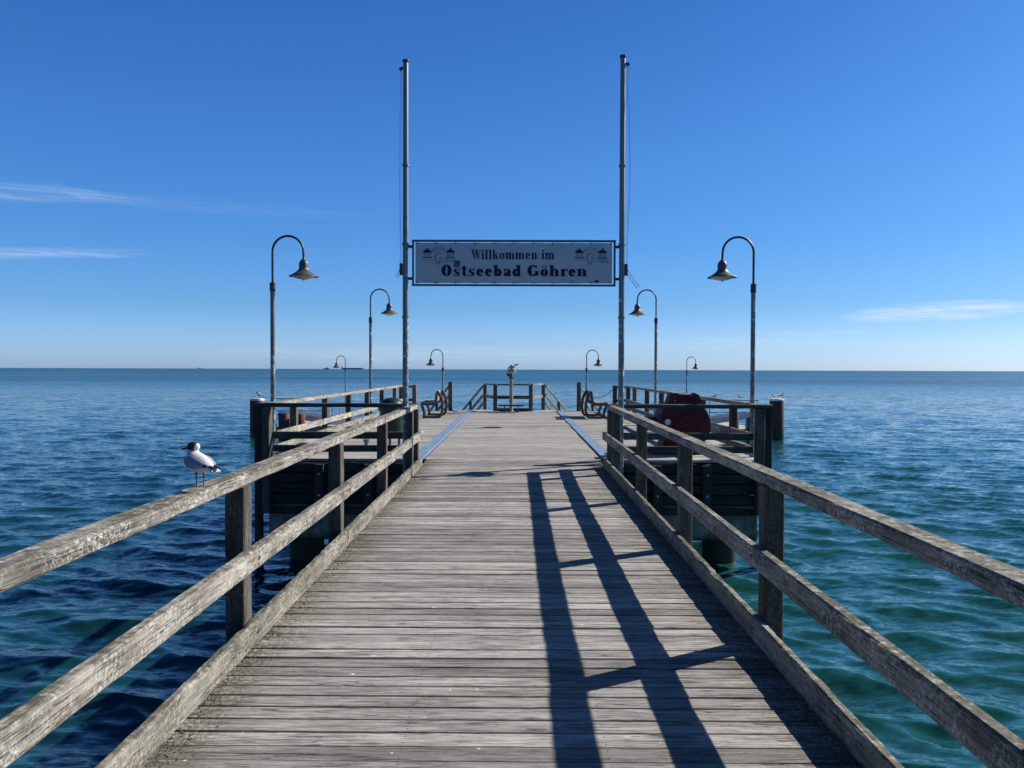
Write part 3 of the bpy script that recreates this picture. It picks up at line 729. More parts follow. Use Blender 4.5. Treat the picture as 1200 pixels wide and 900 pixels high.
def mooring_pile(x, y, r, ztop, m, label, cap=False, group=None):
    t_ = thing('mooring_pile', label, 'pile', (x, y, ZW), group=group)
    b = MB(); b.lathe((0, 0, 0), [(0, -2.5), (r, -2.5), (r, 0.0), (r*.995, ztop-ZW-.03), (r*.95, ztop-ZW), (0, ztop-ZW)], 28)
    b.build('shaft', m, t_, True)
    b = MB(); b.lathe((0, 0, 0), [(r*1.002, -.2), (r*1.012, 0.02), (r*1.01, 0.26), (r*1.0, 0.34)], 28); b.build('weed_band', M['green'], t_, True)
    if cap:
        b = MB(); b.lathe((0, 0, ztop-ZW), [(0, .045), (r*.7, .05), (r*.985, .03), (r*1.012, -.02), (r*1.0, -.06)], 28); b.build('bird_lime_cap', M['white_drop'], t_, True)
mooring_pile(-13.3, 39.4, 0.36, 0.02, M['dolphin'], 'thick dark mooring pile with whitened top left of the platform', True, 'tall mooring piles')
mooring_pile(13.38, 39.4, 0.36, 0.10, M['dolphin'], 'thick dark mooring pile with whitened top right of the platform, birds on it', True, 'tall mooring piles')
G4 = 'short fender piles at the landing stage'
mooring_pile(-11.55, 38.2, 0.28, -0.62, M['dolphin'], 'short dark pile seen through the front of the left wing railing', False, G4)
mooring_pile(-10.75, 38.2, 0.24, -0.64, M['rust_pile'], 'short rusty brown pile beside the dark one behind the left railing', False, G4)
mooring_pile(10.85, 38.2, 0.24, -0.62, M['dolphin'], 'short dark pile behind the right wing railing, nearer the red drum', False, G4)
mooring_pile(11.45, 37.4, 0.20, -0.66, M['dolphin'], 'thin short dark pile behind the right wing railing, nearer its corner', False, G4)

# ------------------------------------------------------------------ street lamps
def make_lamp(label):
    t_ = thing('street_lamp', label, 'street lamp', (0,0,0), group='gooseneck lamps on the pier')
    b = MB(); b.cyl((0,0,-0.35), (0,0,3.05), 0.043, n=14); b.build('pole', M['pole'], t_, True)
    b = MB(); b.cyl((0,0,3.03), (0,0,3.19), 0.053, n=14); b.build('collar', M['dark_metal'], t_, True)
    rr = 0.285; zc = 4.05-rr
    pts = [(0,0,3.1), (0,0,3.45), (0,0,zc)] + [(rr-rr*math.cos(a), 0, zc+rr*math.sin(a)) for a in [math.pi*k/16 for k in range(1,17)]] + [(2*rr+.004,0,3.68), (2*rr+.006,0,3.60)]
    b = MB(); b.tube(pts, 0.0215, 10); b.build('gooseneck', M['dark_metal'], t_, True)
    b = MB(); c = (2*rr+.006, 0, 3.62)
    b.lathe(c, [(0.022, 0.035), (0.032, 0.0), (0.060, -.02), (0.083, -.06), (0.088, -.10), (0.084, -.155), (0.090, -.18), (0.13, -.225), (0.19, -.268), (0.268, -.310), (0.272, -.318), (0.262, -.318), (0.12, -.245), (0, -.24)], 28)
    b.build('lamp_shade', M['shade'], t_, True)
    b = MB(); b.lathe(c, [(0.215, -.300), (0.185, -.335), (0.09, -.362), (0.03, -.368), (0.025, -.385), (0.0, -.39)], 24); b.build('lens', M['lens'], t_, True)
    return t_
lampA = make_lamp('nearest lamp on the left, behind the corner of the left railing')
lampA.location = (-4.50, 14.2, 0)
copy_thing(lampA, 'nearest lamp on the right, beside the right railing corner', (4.37, 14.2, 0), math.pi)
copy_thing(lampA, 'second lamp on the left, rising behind the left wing railing', (-4.47, 23.6, 0), 0)
copy_thing(lampA, 'second lamp on the right, rising behind the red drum', (4.29, 23.6, 0), math.pi)
copy_thing(lampA, 'lamp beyond the far edge between left bench and left stairs, facing outwards', (-3.52, 37, LZ-.04), math.pi)
copy_thing(lampA, 'lamp beyond the far edge behind the right bench, facing outwards', (3.40, 37, LZ-.04), 0)
copy_thing(lampA, 'smallest distant lamp on the left end of the landing stage', (-11.0, 49.5, LZ-.14), math.pi)
copy_thing(lampA, 'smallest distant lamp on the right end of the landing stage', (11.0, 49.5, LZ-.14), 0)

# ------------------------------------------------------------------ flag poles and banner
def flagpole(sd, x, top, label):
    t_ = thing('flagpole', label, 'flagpole', (x, 13.25, 0), group='flagpoles holding the banner')
    b = MB(); b.tube([(0,0,-.4), (0,0,3.3), (0,0,top)], [0.051, 0.050, 0.044], 16); b.build('pole', M['pole'], t_, True)
    b = MB(); b.lathe((0,0,top), [(0.05, -.01), (.056, 0.0), (.056, .035), (0, .045)], 14); b.build('cap', M['dark_metal'], t_, True)
    b = MB(); b.beam((0, 0, top-.10), (sd*.085, 0, top-.10), .03, .035, ch=.003); b.cyl((sd*.085, -.02, top-.12), (sd*.085, .02, top-.12), .028, n=10); b.build('pulley', M['dark_metal'], t_)
    rnd = random.Random(8+sd)
    for q in range(2):
        pts = []
        for k in range(22):
            z = top-.13 - (top-.13-3.35)*k/21
            pts.append((sd*(.075+.018*q+ (.045 if sd > 0 else .02)*math.sin(math.pi*k/21)**2 + rnd.uniform(-.004,.004)), -.01+.02*q, z))
        b = MB(); b.tube(pts, .0024, 5); b.build('halyard', M['rope'], t_)
    b = MB(); b.beam((sd*.078, 0, 3.22), (sd*.078, 0, 3.42), .05, .06, up=(0,1,0), ch=.012); b.build('cleat', M['dark_metal'], t_)
    b = MB(); b.tube([(sd*.08, -.03, 3.38), (sd*.11, -.03, 3.28), (sd*(.30 if sd > 0 else .16), -.03, 3.02 if sd > 0 else 3.2), (sd*(.26 if sd > 0 else .13), -.03, 3.0 if sd > 0 else 3.17), (sd*.09, -.03, 3.24)], .005, 5); b.build('rope_end', M['rope'], t_)
    b = MB()
    for z in (2.5, 3.75, 5.1):
        b.lathe((0, 0, z), [(.055, -.02), (.062, -.018), (.062, .018), (.055, .02)], 14)
    b.build('clamp', M['gray_steel'], t_, True)
flagpole(-1, -1.905, 6.86, 'left flagpole, left of the banner, plain halyard close to the mast')
flagpole(1, 1.815, 6.94, 'right flagpole, right of the banner, a loose rope end hanging by it')

# banner
BX0, BX1, BZ0, BZ1, BY = -1.775, 1.69, 3.05, 3.81, 13.25
bn = thing('banner_sign', 'wide white welcome banner in a metal frame between the flagpoles', 'banner sign', (0, BY, 0))
bn.rotation_euler = (0, R(0.0), 0)
fr = MB()
for z in (BZ0, BZ1): fr.beam((BX0-.02, 0, z), (BX1+.02, 0, z), .036, .036, ch=.005)
for x in (BX0, BX1): fr.beam((x, .001, BZ0+.019), (x, .001, BZ1-.019), .035, .035, up=(0,1,0), ch=.006)
fr.build('frame', M['frame'], bn)
for x0, x1 in ((-1.86, BX0-.02), (BX1+.02, 1.77)):
    for z in (BZ0+.11, BZ1-.10):
        b = MB(); b.beam((x0, 0, z), (x1, 0, z), .05, .045, ch=.005); b.build('bracket', M['dark_metal'], bn)
CX0, CX1, CZ0, CZ1 = BX0+.038, BX1-.040, BZ0+.030, BZ1-.028
nx, nz = 70, 14
vs = []; 
def ripple(x, z): return 0.006*math.sin(x*5.1+z*3)+0.004*math.sin(x*13+1)+.003*math.sin(z*19)
YO = -0.014
for s_ in (0, 1):
    for j in range(nz+1):
        for i in range(nx+1):
            x = CX0+(CX1-CX0)*i/nx; z = CZ0+(CZ1-CZ0)*j/nz
            sc = 0.006*abs(math.sin(math.pi*(x-CX0)/0.3465)) if j in (0, nz) else 0
            z += sc*(1 if j == 0 else -1)
            vs.append((x, ripple(x, z)*0.35 + s_*.002, z))
fs = []
o2 = (nx+1)*(nz+1)
for j in range(nz):
    for i in range(nx):
        a = j*(nx+1)+i
        fs.append((a, a+1, a+nx+2, a+nx+1)); fs.append((o2+a+nx+1, o2+a+nx+2, o2+a+1, o2+a))
b = MB(); b.add(vs, fs); b.build('cloth', M['banner'], bn).data.shade_smooth()
b = MB()
for i in range(11):
    x = CX0+.03+(CX1-CX0-.06)*i/10
    for z in (CZ0+.02, CZ1-.02):
        b.cyl((x, -.008, z), (x, .006, z), .010, n=8)
        b.cyl((x, -.006, z), (x, -.006, z+(.03 if z > 3.4 else -.03)), .0045, n=5)
b.build('eyelets_and_ties', M['dark_metal'], bn)['kind'] = 'stuff'

# lettering: thick and thin strokes with serifs, drawn as outlines on the cloth
class Pen:
    def __init__(s, ox, oz, k, kw=1.0): s.b = MB(); s.ox, s.oz, s.k, s.kw = ox, oz, k, kw; s.n = 0; s.x = 0
    def poly(s, pts):
        s.n += 1
        X = [(s.ox+(s.x+p[0])*s.k*s.kw, s.oz+p[1]*s.k) for p in pts]
        yy = -0.0060 - 0.00002*(s.n % 40)
        s.b.add([(x, yy + ripple(x, z)*0.35, z) for x, z in X], [tuple(range(len(X)))])
    def rect(s, x0, y0, x1, y1): s.poly([(x0,y0),(x1,y0),(x1,y1),(x0,y1)])
    def ring(s, cx, cy, rx, ry, tx, ty, a0=0, a1=360, n=20):
        """bowl: thick at the sides (tx), thin at top and bottom (ty)"""
        for i in range(n):
            A = R(a0+(a1-a0)*i/n); B = R(a0+(a1-a0)*(i+1)/n)
            q = [(cx+rx*math.cos(A), cy+ry*math.sin(A)), (cx+rx*math.cos(B), cy+ry*math.sin(B)),
                 (cx+(rx-tx)*math.cos(B), cy+(ry-ty)*math.sin(B)), (cx+(rx-tx)*math.cos(A), cy+(ry-ty)*math.sin(A))]
            s.poly(q)
    def stem(s, x, y0, y1, w_, foot=True, head='flag', e=.07):
        s.rect(x, y0, x+w_, y1)
        if foot: s.rect(x-e, y0, x+w_+e, y0+.055)
        if head == 'flag': s.poly([(x-e, y1-.07), (x, y1-.13), (x, y1), (x-e, y1-.03)])
        if head == 'full': s.rect(x-e, y1-.055, x+w_+e, y1)
XH = 0.66
def glyph(p, c, w_):
    S_ = w_; t1 = .06
    if c == ' ': adv = .34
    elif c == 'W':
        for (a, b_, ww) in ((.02, .36, S_*1.05), (.30, .36, .07), (.42, .78, S_*1.05), (.76, .78, .07)):
            pass
        h = 1.0
        p.poly([(.04,h),(.04+S_,h),(.40+S_*.35,0),(.34+S_*.1,0)])
        p.poly([(.36+S_*.3,0),(.30+S_*.3,0),(.52,h),(.60,h)])
        p.poly([(.46,h),(.46+S_,h),(.80+S_*.35,0),(.74+S_*.1,0)])
        p.poly([(.76+S_*.3,0),(.70+S_*.3,0),(.96,h),(1.03,h)])
        for x in (-.02, .42, .88): p.rect(x, .945, x+S_+.16, 1.0)
        adv = 1.10
    elif c in 'ij':
        p.stem(.08, 0, XH, S_); p.ring(.08+S_/2, .88, S_*.58, .095, S_*.58, .095, n=10); adv = .16+S_
    elif c == 'l': p.stem(.08, 0, 1.0, S_); adv = .16+S_
    elif c == 'k':
        p.stem(.08, 0, 1.0, S_)
        p.poly([(.08+S_,.26),(.08+S_,.34),(.46,XH),(.55,XH)])
        p.poly([(.18+S_*.8,.38),(.18+S_*1.6,.46),(.60+S_*.1,0),(.60-S_*.9,0)])
        p.rect(.36, XH-.05, .64, XH); p.rect(.40, 0, .68, .055); adv = .70
    elif c in 'oö':
        p.ring(.33, XH/2, .30, XH/2+.015, S_, t1)
        if c == 'ö':
            for x in (.20, .46): p.ring(x, .86, .075, .085, .075, .085, n=10)
        adv = .66
    elif c in 'mn':
        x = .08; p.stem(x, 0, XH, S_)
        for k in range(2 if c == 'm' else 1):
            p.ring(x+S_+.115, XH-.21, .135+S_*.5, .22, S_, t1*1.4, 0, 140, 9)
            x2 = x+S_+.25-S_*.5
            p.rect(x2, 0, x2+S_, XH-.19); p.rect(x2-.06, 0, x2+S_+.06, .055)
            x = x2
        adv = x+S_+.09
    elif c == 'h':
        x = .08; p.stem(x, 0, 1.0, S_); p.ring(x+S_+.115, XH-.21, .135+S_*.5, .22, S_, t1*1.4, 0, 140, 9)
        x2 = x+S_+.25-S_*.5; p.rect(x2, 0, x2+S_, XH-.19); p.rect(x2-.06, 0, x2+S_+.06, .055); adv = x2+S_+.09
    elif c == 'r':
        p.stem(.08, 0, XH, S_); p.ring(.08+S_+.12, XH-.17, .17, .18, .07, .08, 60, 170, 8); p.ring(.08+S_+.16, XH-.11, .085, .10, .085, .10, n=10); adv = .30+S_
    elif c == 'e':
        p.ring(.31, XH/2, .28, XH/2+.015, S_, t1, 0, 325, 20); p.rect(.31-.14, XH/2-.01, .57, XH/2+.045); adv = .62
    elif c == 's':
        p.ring(.27, .475, .22, .20, S_*.6, .06, 35, 235, 14); p.ring(.28, .185, .235, .20, S_*.6, .06, -150, 60, 14)
        p.poly([(.06,.44),(.16,.30),(.36,.10),(.50,.16),(.42,.33),(.20,.52)])
        p.rect(.44, .44, .49, .67); p.rect(.03, -.01, .08, .24); adv = .56
    elif c == 't':
        p.rect(.12, .06, .12+S_*.85, .90); p.rect(.0, XH-.075, .12+S_*.85+.15, XH); p.rect(.12+S_*.3, 0, .12+S_*.85+.11, .075); p.rect(.12+S_*.85+.09, .03, .12+S_*.85+.13, .15); p.poly([(.02,XH-.06),(.12,XH-.06),(.12,.90)]); adv = .27+S_*.85
    elif c == 'b':
        p.stem(.08, .03, 1.0, S_, foot=False); p.ring(.40, XH/2, .27, XH/2+.015, S_, t1, -150, 150, 16); adv = .72
    elif c == 'd':
        p.ring(.31, XH/2, .27, XH/2+.015, S_, t1, 30, 330, 16); p.stem(.62-S_*.9, 0, 1.0, S_, foot=False); p.rect(.60, 0, .60+S_*.7, .055); adv = .74
    elif c == 'a':
        p.rect(.40-S_*.3, 0, .40+S_*.7, XH-.16); p.ring(.30, XH-.19, .10+S_*.7, .20, S_*.8, .06, 0, 165, 10)
        p.ring(.24, .17, .20, .185, S_*.9, .05, 20, 340, 14); p.rect(.40, 0, .44+S_*.7+.05, .055); p.ring(.13, XH-.17, .08, .085, .08, .085, n=10); adv = .54+S_*.4
    elif c == 'O': p.ring(.43, .5, .41, .52, S_*1.25, t1); adv = .90
    elif c == 'G':
        p.ring(.43, .5, .41, .52, S_*1.25, t1, 38, 322, 22); p.rect(.62, .06, .62+S_, .46); p.rect(.54, .41, .92, .465); p.rect(.72, .68, .765, .98); adv = .96
    p.x += adv + .055
def text_width(s_, w_):
    q = Pen(0, 0, 1)
    for c in s_: glyph(q, c, w_)
    return q.x
def write(s_, xc, zb, cap, w_, width, m, name):
    tw = text_width(s_, w_); kw = width/(tw*cap)
    q = Pen(xc-width/2, zb, cap, kw)
    for c in s_: glyph(q, c, w_)
    return q.b.build(name, m, bn)
def bx(px): return (px-604.5)*BY/900.0
def bz(py): return 1.6 + (433.2-py)*BY/900.0
write('Willkommen im', bx(600.8), bz(304.3), 0.162, 0.20, bx(650)-bx(552), M['ink'], 'lettering')
write('Ostseebad Göhren', bx(602.5), bz(324.2), 0.192, 0.265, bx(688)-bx(516.5), M['ink'], 'lettering')
def emblem(xc, zc):
    q = Pen(xc, zc, 1.0)
    for sx_ in (-.20, .20):
        q.x = sx_
        q.poly([(-.085,.04),(-.05,.075),(0,.10),(.05,.075),(.085,.04)])      # roof
        q.rect(-.005, .10, .005, .125)
        q.rect(-.008, .10, .03, .112)
        for x in (-.05, -.018, .018, .05): q.rect(x-.004, -.045, x+.004, .04)
        q.rect(-.085, -.058, .085, -.045)
    q.x = 0
    o = q.b.build('emblem', M['ink'], bn)
    q = Pen(xc, zc, 1.0)
    q.ring(0, -.02, .155, .155, .009, .009, 25, 155, 18)
    q.ring(0, -.02, .125, .125, .007, .007, 30, 150, 16)
    q.ring(.0, -.045, .075, .085, .02, .010, 50, 300, 18); q.poly([(.0,-.05),(.06,-.04),(.06,-.03),(.0,-.04)])
    q.poly([(.05,-.04),(.062,-.035),(-.005,-.155),(-.022,-.15)]); q.ring(-.03, -.14, .04, .03, .012, .008, 150, 330, 8)
    q.rect(-.30, -.098, -.09, -.092)
    q.b.build('emblem', M['faint_ink'], bn)
    w_ = .022; p2 = Pen(xc+.07, zc-.13, .062, 1.0)
    for c in 'Göhren': glyph(p2, c, .10)
    p2.b.build('emblem', M['faint_ink'], bn)
emblem(bx(514.0), bz(299.5)); emblem(bx(691.5), bz(299.5))
b = MB(); b.prism([(bx(532),bz(305.8)),(bx(539.3),bz(306.3)),(bx(538.5),bz(314.2)),(bx(531.2),bz(313.5))], -.0095, -.0078); b.build('sticker', M['sticker'], bn)
b = MB(); b.prism([(bx(696),bz(331)),(bx(701),bz(331)),(bx(701),bz(328.8)),(bx(696),bz(328.8))], -.0085, -.0070); b.build('print_mark', M['ink'], bn)

# ------------------------------------------------------------------ telescope and its step
tel = thing('coin_telescope', 'silver lookout telescope on a slim beige column at the far end', 'telescope', (-0.17, 29.0, 0))
b = MB(); b.lathe((0,0,0), [(0, 0), (.13, 0), (.13, .02), (.078, .04), (.072, .06), (.068, 1.24), (.075, 1.26), (0, 1.265)], 18); b.build('column', M['beige'], tel, True)
b = MB(); b.lathe((0,0,1.26), [(.05, 0), (.10, .01), (.10, .05), (.05, .07), (.035, .12), (.04, .19), (0, .19)], 16); b.build('neck', M['dark_metal'], tel, True)
b = MB()
b.lathe((-.0, 0, 1.60), [(0, -.16), (.11, -.15), (.135, -.09), (.145, 0), (.135, .10), (.11, .17), (0, .19)], 20, axis='Y')
b.build('head', M['gray_steel'], tel, True)
for sx_ in (-.07, .07):
    b = MB(); b.lathe((sx_, 0, 1.63), [(0, -.30), (.035, -.30), (.045, -.27), (.05, -.1), (.055, .24), (.06, .27), (0, .26)], 14, axis='Y'); b.build('barrel', M['chrome'], tel, True)
b = MB(); b.tube([(-.19, -.05, 1.50), (-.20, -.2, 1.5), (-.05, -.22, 1.47), (.12, -.2, 1.5), (.16, -.05, 1.55)], .018, 8); b.build('handle', M['chrome'], tel, True)
b = MB(); b.beam((-.14, -.12, 1.60), (.0, -.12, 1.77), .05, .02, up=(0,1,0)); b.beam((.0, -.12, 1.77), (.13, -.12, 1.66), .05, .02, up=(0,1,0)); b.build('visor', M['alu'], tel)
b = MB(); b.beam((-.17, -.02, 1.40), (-.02, -.02, 1.40), .14, .12); b.build('coin_box', M['dark_metal'], tel)
b = MB(); b.beam((.10, -.06, 1.75), (.26, -.04, 1.80), .09, .05); b.build('sight', M['gray_steel'], tel)
st = thing('viewing_step', 'low dark step on thin legs at the foot of the telescope', 'step', (-0.17, 28.55, 0))
b = MB(); b.beam((-.47, 0, .265), (.47, 0, .265), .30, .05, ch=.01); b.build('top', M['tar'], st)
for x in (-.26, .26):
    for y in (-.11, .11):
        b = MB(); b.cyl((x, y, 0), (x*.96, y, .24), .02, n=8); b.build('leg', M['dark_metal'], st)
b = MB(); b.cyl((-.26, -.11, .03), (.26, -.11, .03), .015, n=8); b.build('cross_bar', M['dark_metal'], st)

# ------------------------------------------------------------------ benches
def make_bench(label):
    t_ = thing('bench', label, 'bench', (0,0,0), group='curved benches facing outwards')
    path_a = [(.60,.035),(.30,.03),(.06,.035),(-.01,.10),(-.045,.28),(-.04,.48),(0,.66),(.07,.80),(.115,.875)]
    path_b = [(.115,.875),(.15,.80),(.155,.68),(.17,.55),(.22,.475),(.34,.455),(.50,.455),(.66,.475)]
    path_c = [(.64,.455),(.61,.34),(.555,.2),(.55,.06)]
    for y in (-.72, .72):
        for k, pth in enumerate((path_a, path_b, path_c)):
            b = MB()
            for q in range(len(pth)-1):
                (x0,z0),(x1,z1) = pth[q], pth[q+1]
                dx_, dz_ = x1-x0, z1-z0; L = math.hypot(dx_, dz_); ex, ez = dx_/L*.012, dz_/L*.012
                wd_ = .075 + .0006*q
                b.beam((x0-ex, y+.0007*q, z0-ez), (x1+ex, y+.0007*q, z1+ez), wd_, .085+.0008*q, ch=.01)
            b.build('side_frame', M['bench_frame'], t_)
    for k in range(6):
        x = .24+.078*k
        b = MB(); b.beam((x, -.82, .515+(.012 if k in (0, 5) else 0)), (x, .82, .515+(.012 if k in (0, 5) else 0)), .062, .03, ch=.005); b.build('seat_slat', M['bench_slat'], t_)
    for k in range(5):
        z = .57+.072*k; x = .205-.012*k
        b = MB(); b.beam((x, -.82, z), (x, .82, z), .028, .058, ch=.005); b.build('back_slat', M['bench_slat'], t_)
    return t_
bench = make_bench('curved bench with its back to the walkway, on the left wing')
bench.location = (-2.45, 25.9, 0); bench.rotation_euler = (0, 0, math.pi)
copy_thing(bench, 'curved bench with its back to the walkway, on the right wing', (2.34, 25.9, 0), 0.0)

# ------------------------------------------------------------------ litter bin
bn2 = thing('litter_bin', 'dark green domed litter bin behind the left wing railing', 'litter bin', (-2.58, 15.9, 0))
b = MB(); b.lathe((0,0,0), [(.0, .20), (.20, .20), (.235, .23), (.245, .72), (.25, .76), (.0, .765)], 24); b.build('body', M['bin_body'], bn2, True)
b = MB(); b.lathe((0,0,0), [(.27, .74), (.275, .78), (.26, .86), (.20, .95), (.10, 1.0), (0, 1.01)], 24); b.build('domed_lid', M['green'], bn2, True)
for k in range(3):
    a = 2.1*k+.5
    b = MB(); b.beam((.17*math.cos(a), .17*math.sin(a), 0), (.17*math.cos(a), .17*math.sin(a), .21), .05, .05, up=(0,1,0)); b.build('leg', M['bench_frame'], bn2)
b = MB(); b.beam((-.11, -.246, .64), (.11, -.246, .64), .02, .12, ch=.004); b.build('slot', M['dark_metal'], bn2)
# small grey bollard next to it
bo = thing('cleat_bollard', 'small low metal bollard on the boards of the left wing', 'bollard', (-2.95, 15.15, 0))
b = MB(); b.lathe((0,0,0), [(0,0), (.09,0), (.09,.02), (.05,.035), (.045,.16), (.07,.18), (.07,.21), (0,.22)], 16); b.build('body', M['gray_steel'], bo, True)
b = MB(); b.lathe((0,0,0), [(.12,0), (.12,.012), (.0,.014)], 16); b.build('base_plate', M['dark_metal'], bo, True)

# ------------------------------------------------------------------ red drum housing
rd = thing('winch_housing', 'big round dark red metal housing behind the right wing railing', 'winch housing', (3.2, 14.85, 0))
b = MB(); b.lathe((0, 0, .56), [(0,-.36), (.44,-.36), (.49,-.33), (.50,-.28), (.50,.30), (.47,.35), (0,.36)], 40, axis='Y'); b.build('drum', M['red'], rd, True)
b = MB(); b.prism([(-.38,.82),(.40,.82),(.27,1.13),(.20,1.165),(.16,1.135),(-.10,1.135),(-.14,1.165),(-.24,1.165),(-.28,1.13)], -.30, -.02); b.build('hood', M['red'], rd)
b = MB(); b.lathe((.02, 0, .55), [(.24,-.362), (.24,-.385), (.215,-.39), (.205,-.37), (0,-.368)], 36, axis='Y'); b.build('front_cover', M['red'], rd, True)
for (x, z) in ((.0,.72), (.01,.56), (.07,.40)):
    b = MB(); b.lathe((x, 0, z), [(.022,-.37), (.022,-.395), (0,-.40)], 10, axis='Y'); b.build('bolt', M['bench_frame'], rd, True)
b = MB(); b.lathe((-.33, 0, .62), [(.058,-.362), (.058,-.372), (0,-.374)], 16, axis='Y'); b.build('round_label', M['alu'], rd)
b = MB(); b.box(-.20, -.10, -.308, -.302, .98, 1.03); b.build('type_plate', M['alu'], rd)
b = MB(); b.tube([(-.42, 0, .58), (-.62, 0, .58), (-.72, -.02, .50)], [.13, .12, .10], 14); b.build('motor', M['bench_frame'], rd, True)
for x in (-.34, .34):
    b = MB(); b.prism([(x-.09,0),(x+.09,0),(x+.05,.26),(x-.05,.26)], -.28, .28); b.build('foot', M['red'], rd)
b = MB(); b.beam((-.62, 0, .03), (.50, 0, .03), .60, .05, ch=.006); b.build('base_frame', M['tar'], rd)
b = MB(); b.prism([(-.16,0.06),(-.05,0.0),(-.05,.17)], -.36, -.33); b.build('warning_mark', M['bright_red'], rd)

# ------------------------------------------------------------------ gulls
def make_gull():
    """black-headed gull; +x is the way the body faces, feet at z=0"""
    t_ = thing('gull', 'black-headed gull standing on the left gangway railing, head turned left', 'gull', (0,0,0))
    def loft(secs, n=18):
        vs = []
        for (cx_, cy_, cz_, rx_, rz_, tilt) in secs:
            for k in range(n):
                a = 2*math.pi*k/n
                u, v_ = math.cos(a)*rx_, math.sin(a)*rz_
                # ring plane: across = y, other axis tilted in x-z
                vs.append((cx_ + v_*math.sin(tilt), cy_ + u, cz_ + v_*math.cos(tilt)))
        fs = [(i*n+k, i*n+(k+1)%n, (i+1)*n+(k+1)%n, (i+1)*n+k) for i in range(len(secs)-1) for k in range(n)]
        fs += [tuple(range(n-1,-1,-1)), tuple((len(secs)-1)*n+k for k in range(n))]
        return vs, fs
    # tail -> rump -> belly -> breast -> neck (one continuous body)
    secs = [(-.165,0,.110,.018,.005,0), (-.125,0,.113,.026,.013,0), (-.085,0,.118,.036,.029,0), (-.045,0,.121,.047,.043,0),
            (0,0,.124,.054,.052,.05), (.035,0,.130,.053,.055,.15), (.062,0,.146,.045,.050,.45), (.077,0,.168,.034,.038,.8),
            (.084,0,.185,.030,.034,1.1), (.086,0,.198,.0265,.031,1.35)]
    vs, fs = loft(secs); b = MB(); b.add(vs, fs)
    o = b.build('body', M['feather_white'], t_, True); md = o.modifiers.new('s', 'SUBSURF'); md.levels = 1; md.render_levels = 1
    # head pivot, turned by HY about z
    HY = R(28); hp = Vector((.089, 0, .205))
    def hx(p): return tuple(hp + Matrix.Rotation(HY, 3, 'Z') @ Vector(p))
    def ell(c, r, n=16, m=10, cond=None):
        vs = []; fs = []
        for j in range(m+1):
            ph = math.pi*j/m
            for k in range(n):
                a = 2*math.pi*k/n
                vs.append((c[0]+r[0]*math.cos(ph), c[1]+r[1]*math.sin(ph)*math.cos(a), c[2]+r[2]*math.sin(ph)*math.sin(a)))
        for j in range(m):
            for k in range(n): fs.append((j*n+k, j*n+(k+1)%n, (j+1)*n+(k+1)%n, (j+1)*n+k))
        return vs, fs
    vs, fs = ell((-.002,0,.004), (.0365,.0268,.0280), 20, 16)
    b = MB(); b.add([hx(v) for v in vs], fs)
    o = b.build('head', [M['feather_white'], M['feather_black']], t_, True)
    for p_ in o.data.polygons:
        c_ = Matrix.Rotation(-HY, 3, 'Z') @ (p_.center - hp)
        p_.material_index = 1 if c_.x > -.022 - c_.z*.3 else 0
    vs, fs = ell((.0, 0, .0), (.001,.001,.001))
    b = MB(); b.add([hx((.024+0.0*0, math.cos(a)*.0085, math.sin(a)*.0085-.002)) for a in [2*math.pi*k/10 for k in range(10)]] +
                    [hx((.048, math.cos(a)*.0052, math.sin(a)*.0065-.006)) for a in [2*math.pi*k/10 for k in range(10)]] +
                    [hx((.066, math.cos(a)*.0038, math.sin(a)*.0048-.010)) for a in [2*math.pi*k/10 for k in range(10)]] +
                    [hx((.079, math.cos(a)*.001, math.sin(a)*.0014-.016)) for a in [2*math.pi*k/10 for k in range(10)]],
                    [(i*10+k, i*10+(k+1)%10, (i+1)*10+(k+1)%10, (i+1)*10+k) for i in range(3) for k in range(10)] + [tuple(30+k for k in range(10))])
    b.build('bill', M['gull_leg'], t_, True)
    for sy_ in (-1, 1):
        vs, fs = ell((.014, sy_*.0235, .009), (.0042,.0022,.0042), 8, 6)
        b = MB(); b.add([hx(v) for v in vs], fs); b.build('eye', M['gull_eye'], t_, True)
    # wings folded on the flanks, tips crossing over the tail
    for sy_ in (-1, 1):
        vs, fs = ell((0,0,0), (.100,.016,.044), 16, 14)
        out = []
        for (x, y_, z) in vs:
            f_ = (x+.1)/.2
            z2 = z*(.30+.62*f_)
            yc = .017 + .038*min(1, f_*1.7)**.8 - max(0, z2)*.75 - max(0, f_-.75)*.02 + .005
            out.append((x-.022, sy_*(yc + y_*(.45+.3*f_)), z2 + .133 + x*.13))
        b = MB(); b.add(out, fs); o = b.build('wing', [M['feather_grey'], M['feather_black'], M['feather_white']], t_, True)
        for p_ in o.data.polygons:
            p_.material_index = 1 if p_.center.x < -.098 else 0
        b = MB(); b.prism([(-.095,.128),(-.095,.110),(-.165,.112),(-.205,.118),(-.165,.124)], sy_*.008, sy_*.018); b.build('wing_tip', M['feather_black'], t_)
    b = MB(); b.prism([(-.115,.122),(-.115,.104),(-.185,.094),(-.187,.100)], -.022, .022); b.build('tail', M['feather_white'], t_)
    for sy_ in (-1, 1):
        b = MB(); b.tube([(.012, sy_*.020, .085), (.004, sy_*.020, .045), (.010, sy_*.020, .004)], [.006,.0028,.0026], 7)
        for a in (-.5, 0, .5):
            b.tube([(.008, sy_*.020, .004), (.008+.030*math.cos(a), sy_*.020+.030*math.sin(a), .0025)], [.003,.0018], 6)
        b.add([(.008, sy_*.020, .003), (.008+.027*math.cos(.5), sy_*.020+.027*math.sin(.5), .002), (.036, sy_*.020, .002), (.008+.027*math.cos(.5), sy_*.020-.027*math.sin(.5), .002)], [(0,1,2),(0,2,3)])
        b.build('leg', M['gull_leg'], t_, True)
    return t_
gull = make_gull()
gy = 4.07
gull.location = (CX-1.628, gy, 0.985+0.037+zg(gy))
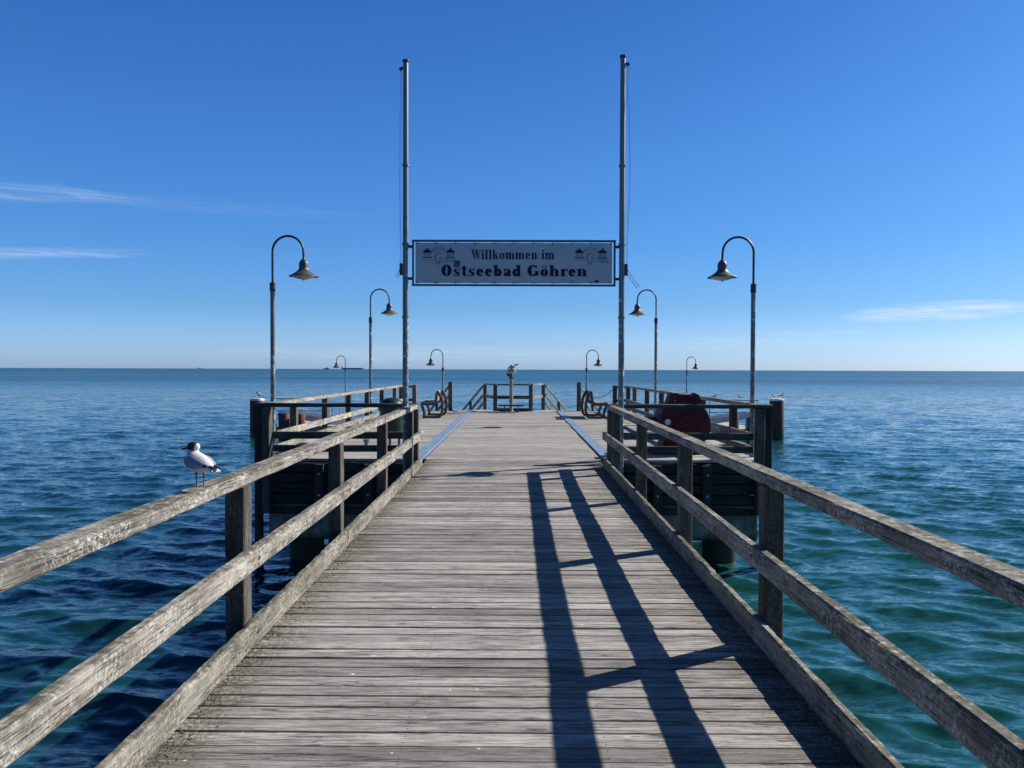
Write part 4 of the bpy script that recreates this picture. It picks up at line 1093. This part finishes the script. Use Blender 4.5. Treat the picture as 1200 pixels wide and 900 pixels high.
gull.rotation_euler = (0, 0, R(137)); gull.scale = (1, 1, 1)
# small gulls far off
def far_gull(label, loc, rz, s_=1.0):
    c = copy_thing(gull, label, loc, rz, scale=(s_, s_, s_)); c['group'] = 'distant gulls perched on the landing stage'
    return c
far_gull('small gull on the whitened top of the left mooring pile', (-13.12, 39.3, 0.07), R(160), 1.5)
far_gull('dark bird on the right mooring pile, at its outer edge', (13.58, 39.3, 0.15), R(20), 1.3)
far_gull('dark bird crouching on the middle of the right mooring pile', (13.25, 39.4, 0.13), R(190), 1.1)
far_gull('small gull on the right landing railing, nearer the red drum', (10.85, 42, LZ+1.45), R(10), 1.4)
far_gull('small gull on the right landing railing, nearer the lamp post', (12.25, 42, LZ+1.45), R(170), 1.2)

# ------------------------------------------------------------------ ships on the horizon
def ship(label, px, Y, L, H, towers, low=False):
    X = (px-604.5)*Y/900.0
    t_ = thing('cargo_ship', label, 'ship', (X, Y, ZW), group='ships on the horizon')
    b = MB(); n = 9
    dk = [(-L/2,.0),(-L/2,.20),(-.3*L,.5),(.3*L,.5),(.44*L,.32),(L/2,0.0)]
    ol = [(x, y_*.26*L) for x, y_ in dk] + [(x, -y_*.26*L) for x, y_ in dk[::-1]]
    m = len(ol)
    b.add([(x*.97, y_*.9, -4) for x, y_ in ol] + [(x, y_, H) for x, y_ in ol], [tuple(range(m)), tuple(range(2*m-1, m-1, -1))]+[((k+1)%m, k, m+k, m+(k+1)%m) for k in range(m)])
    b.build('hull', M['hull'], t_)
    for (x, w_, h) in towers:
        b = MB(); b.box(x*L-w_/2, x*L+w_/2, -L*.08, L*.08, H+.02, H+h); b.build('superstructure', M['ship_white'], t_)
        b = MB(); b.cyl((x*L, 0, H+h), (x*L, 0, H+h+6), 1.2, n=8); b.build('mast', M['hull'], t_)
ship('long low cargo ship on the horizon behind the left lamps', 413.5, 8000, 235, 15, [(-.46, 14, 16), (-.36, 9, 5)])
ship('small ship on the horizon left of the long cargo ship', 382.5, 9000, 75, 12, [(.1, 20, 8)])
ship('tiny ship on the horizon at far left, left of the nearest lamp', 233.5, 9000, 55, 6, [(-.2, 10, 12)])
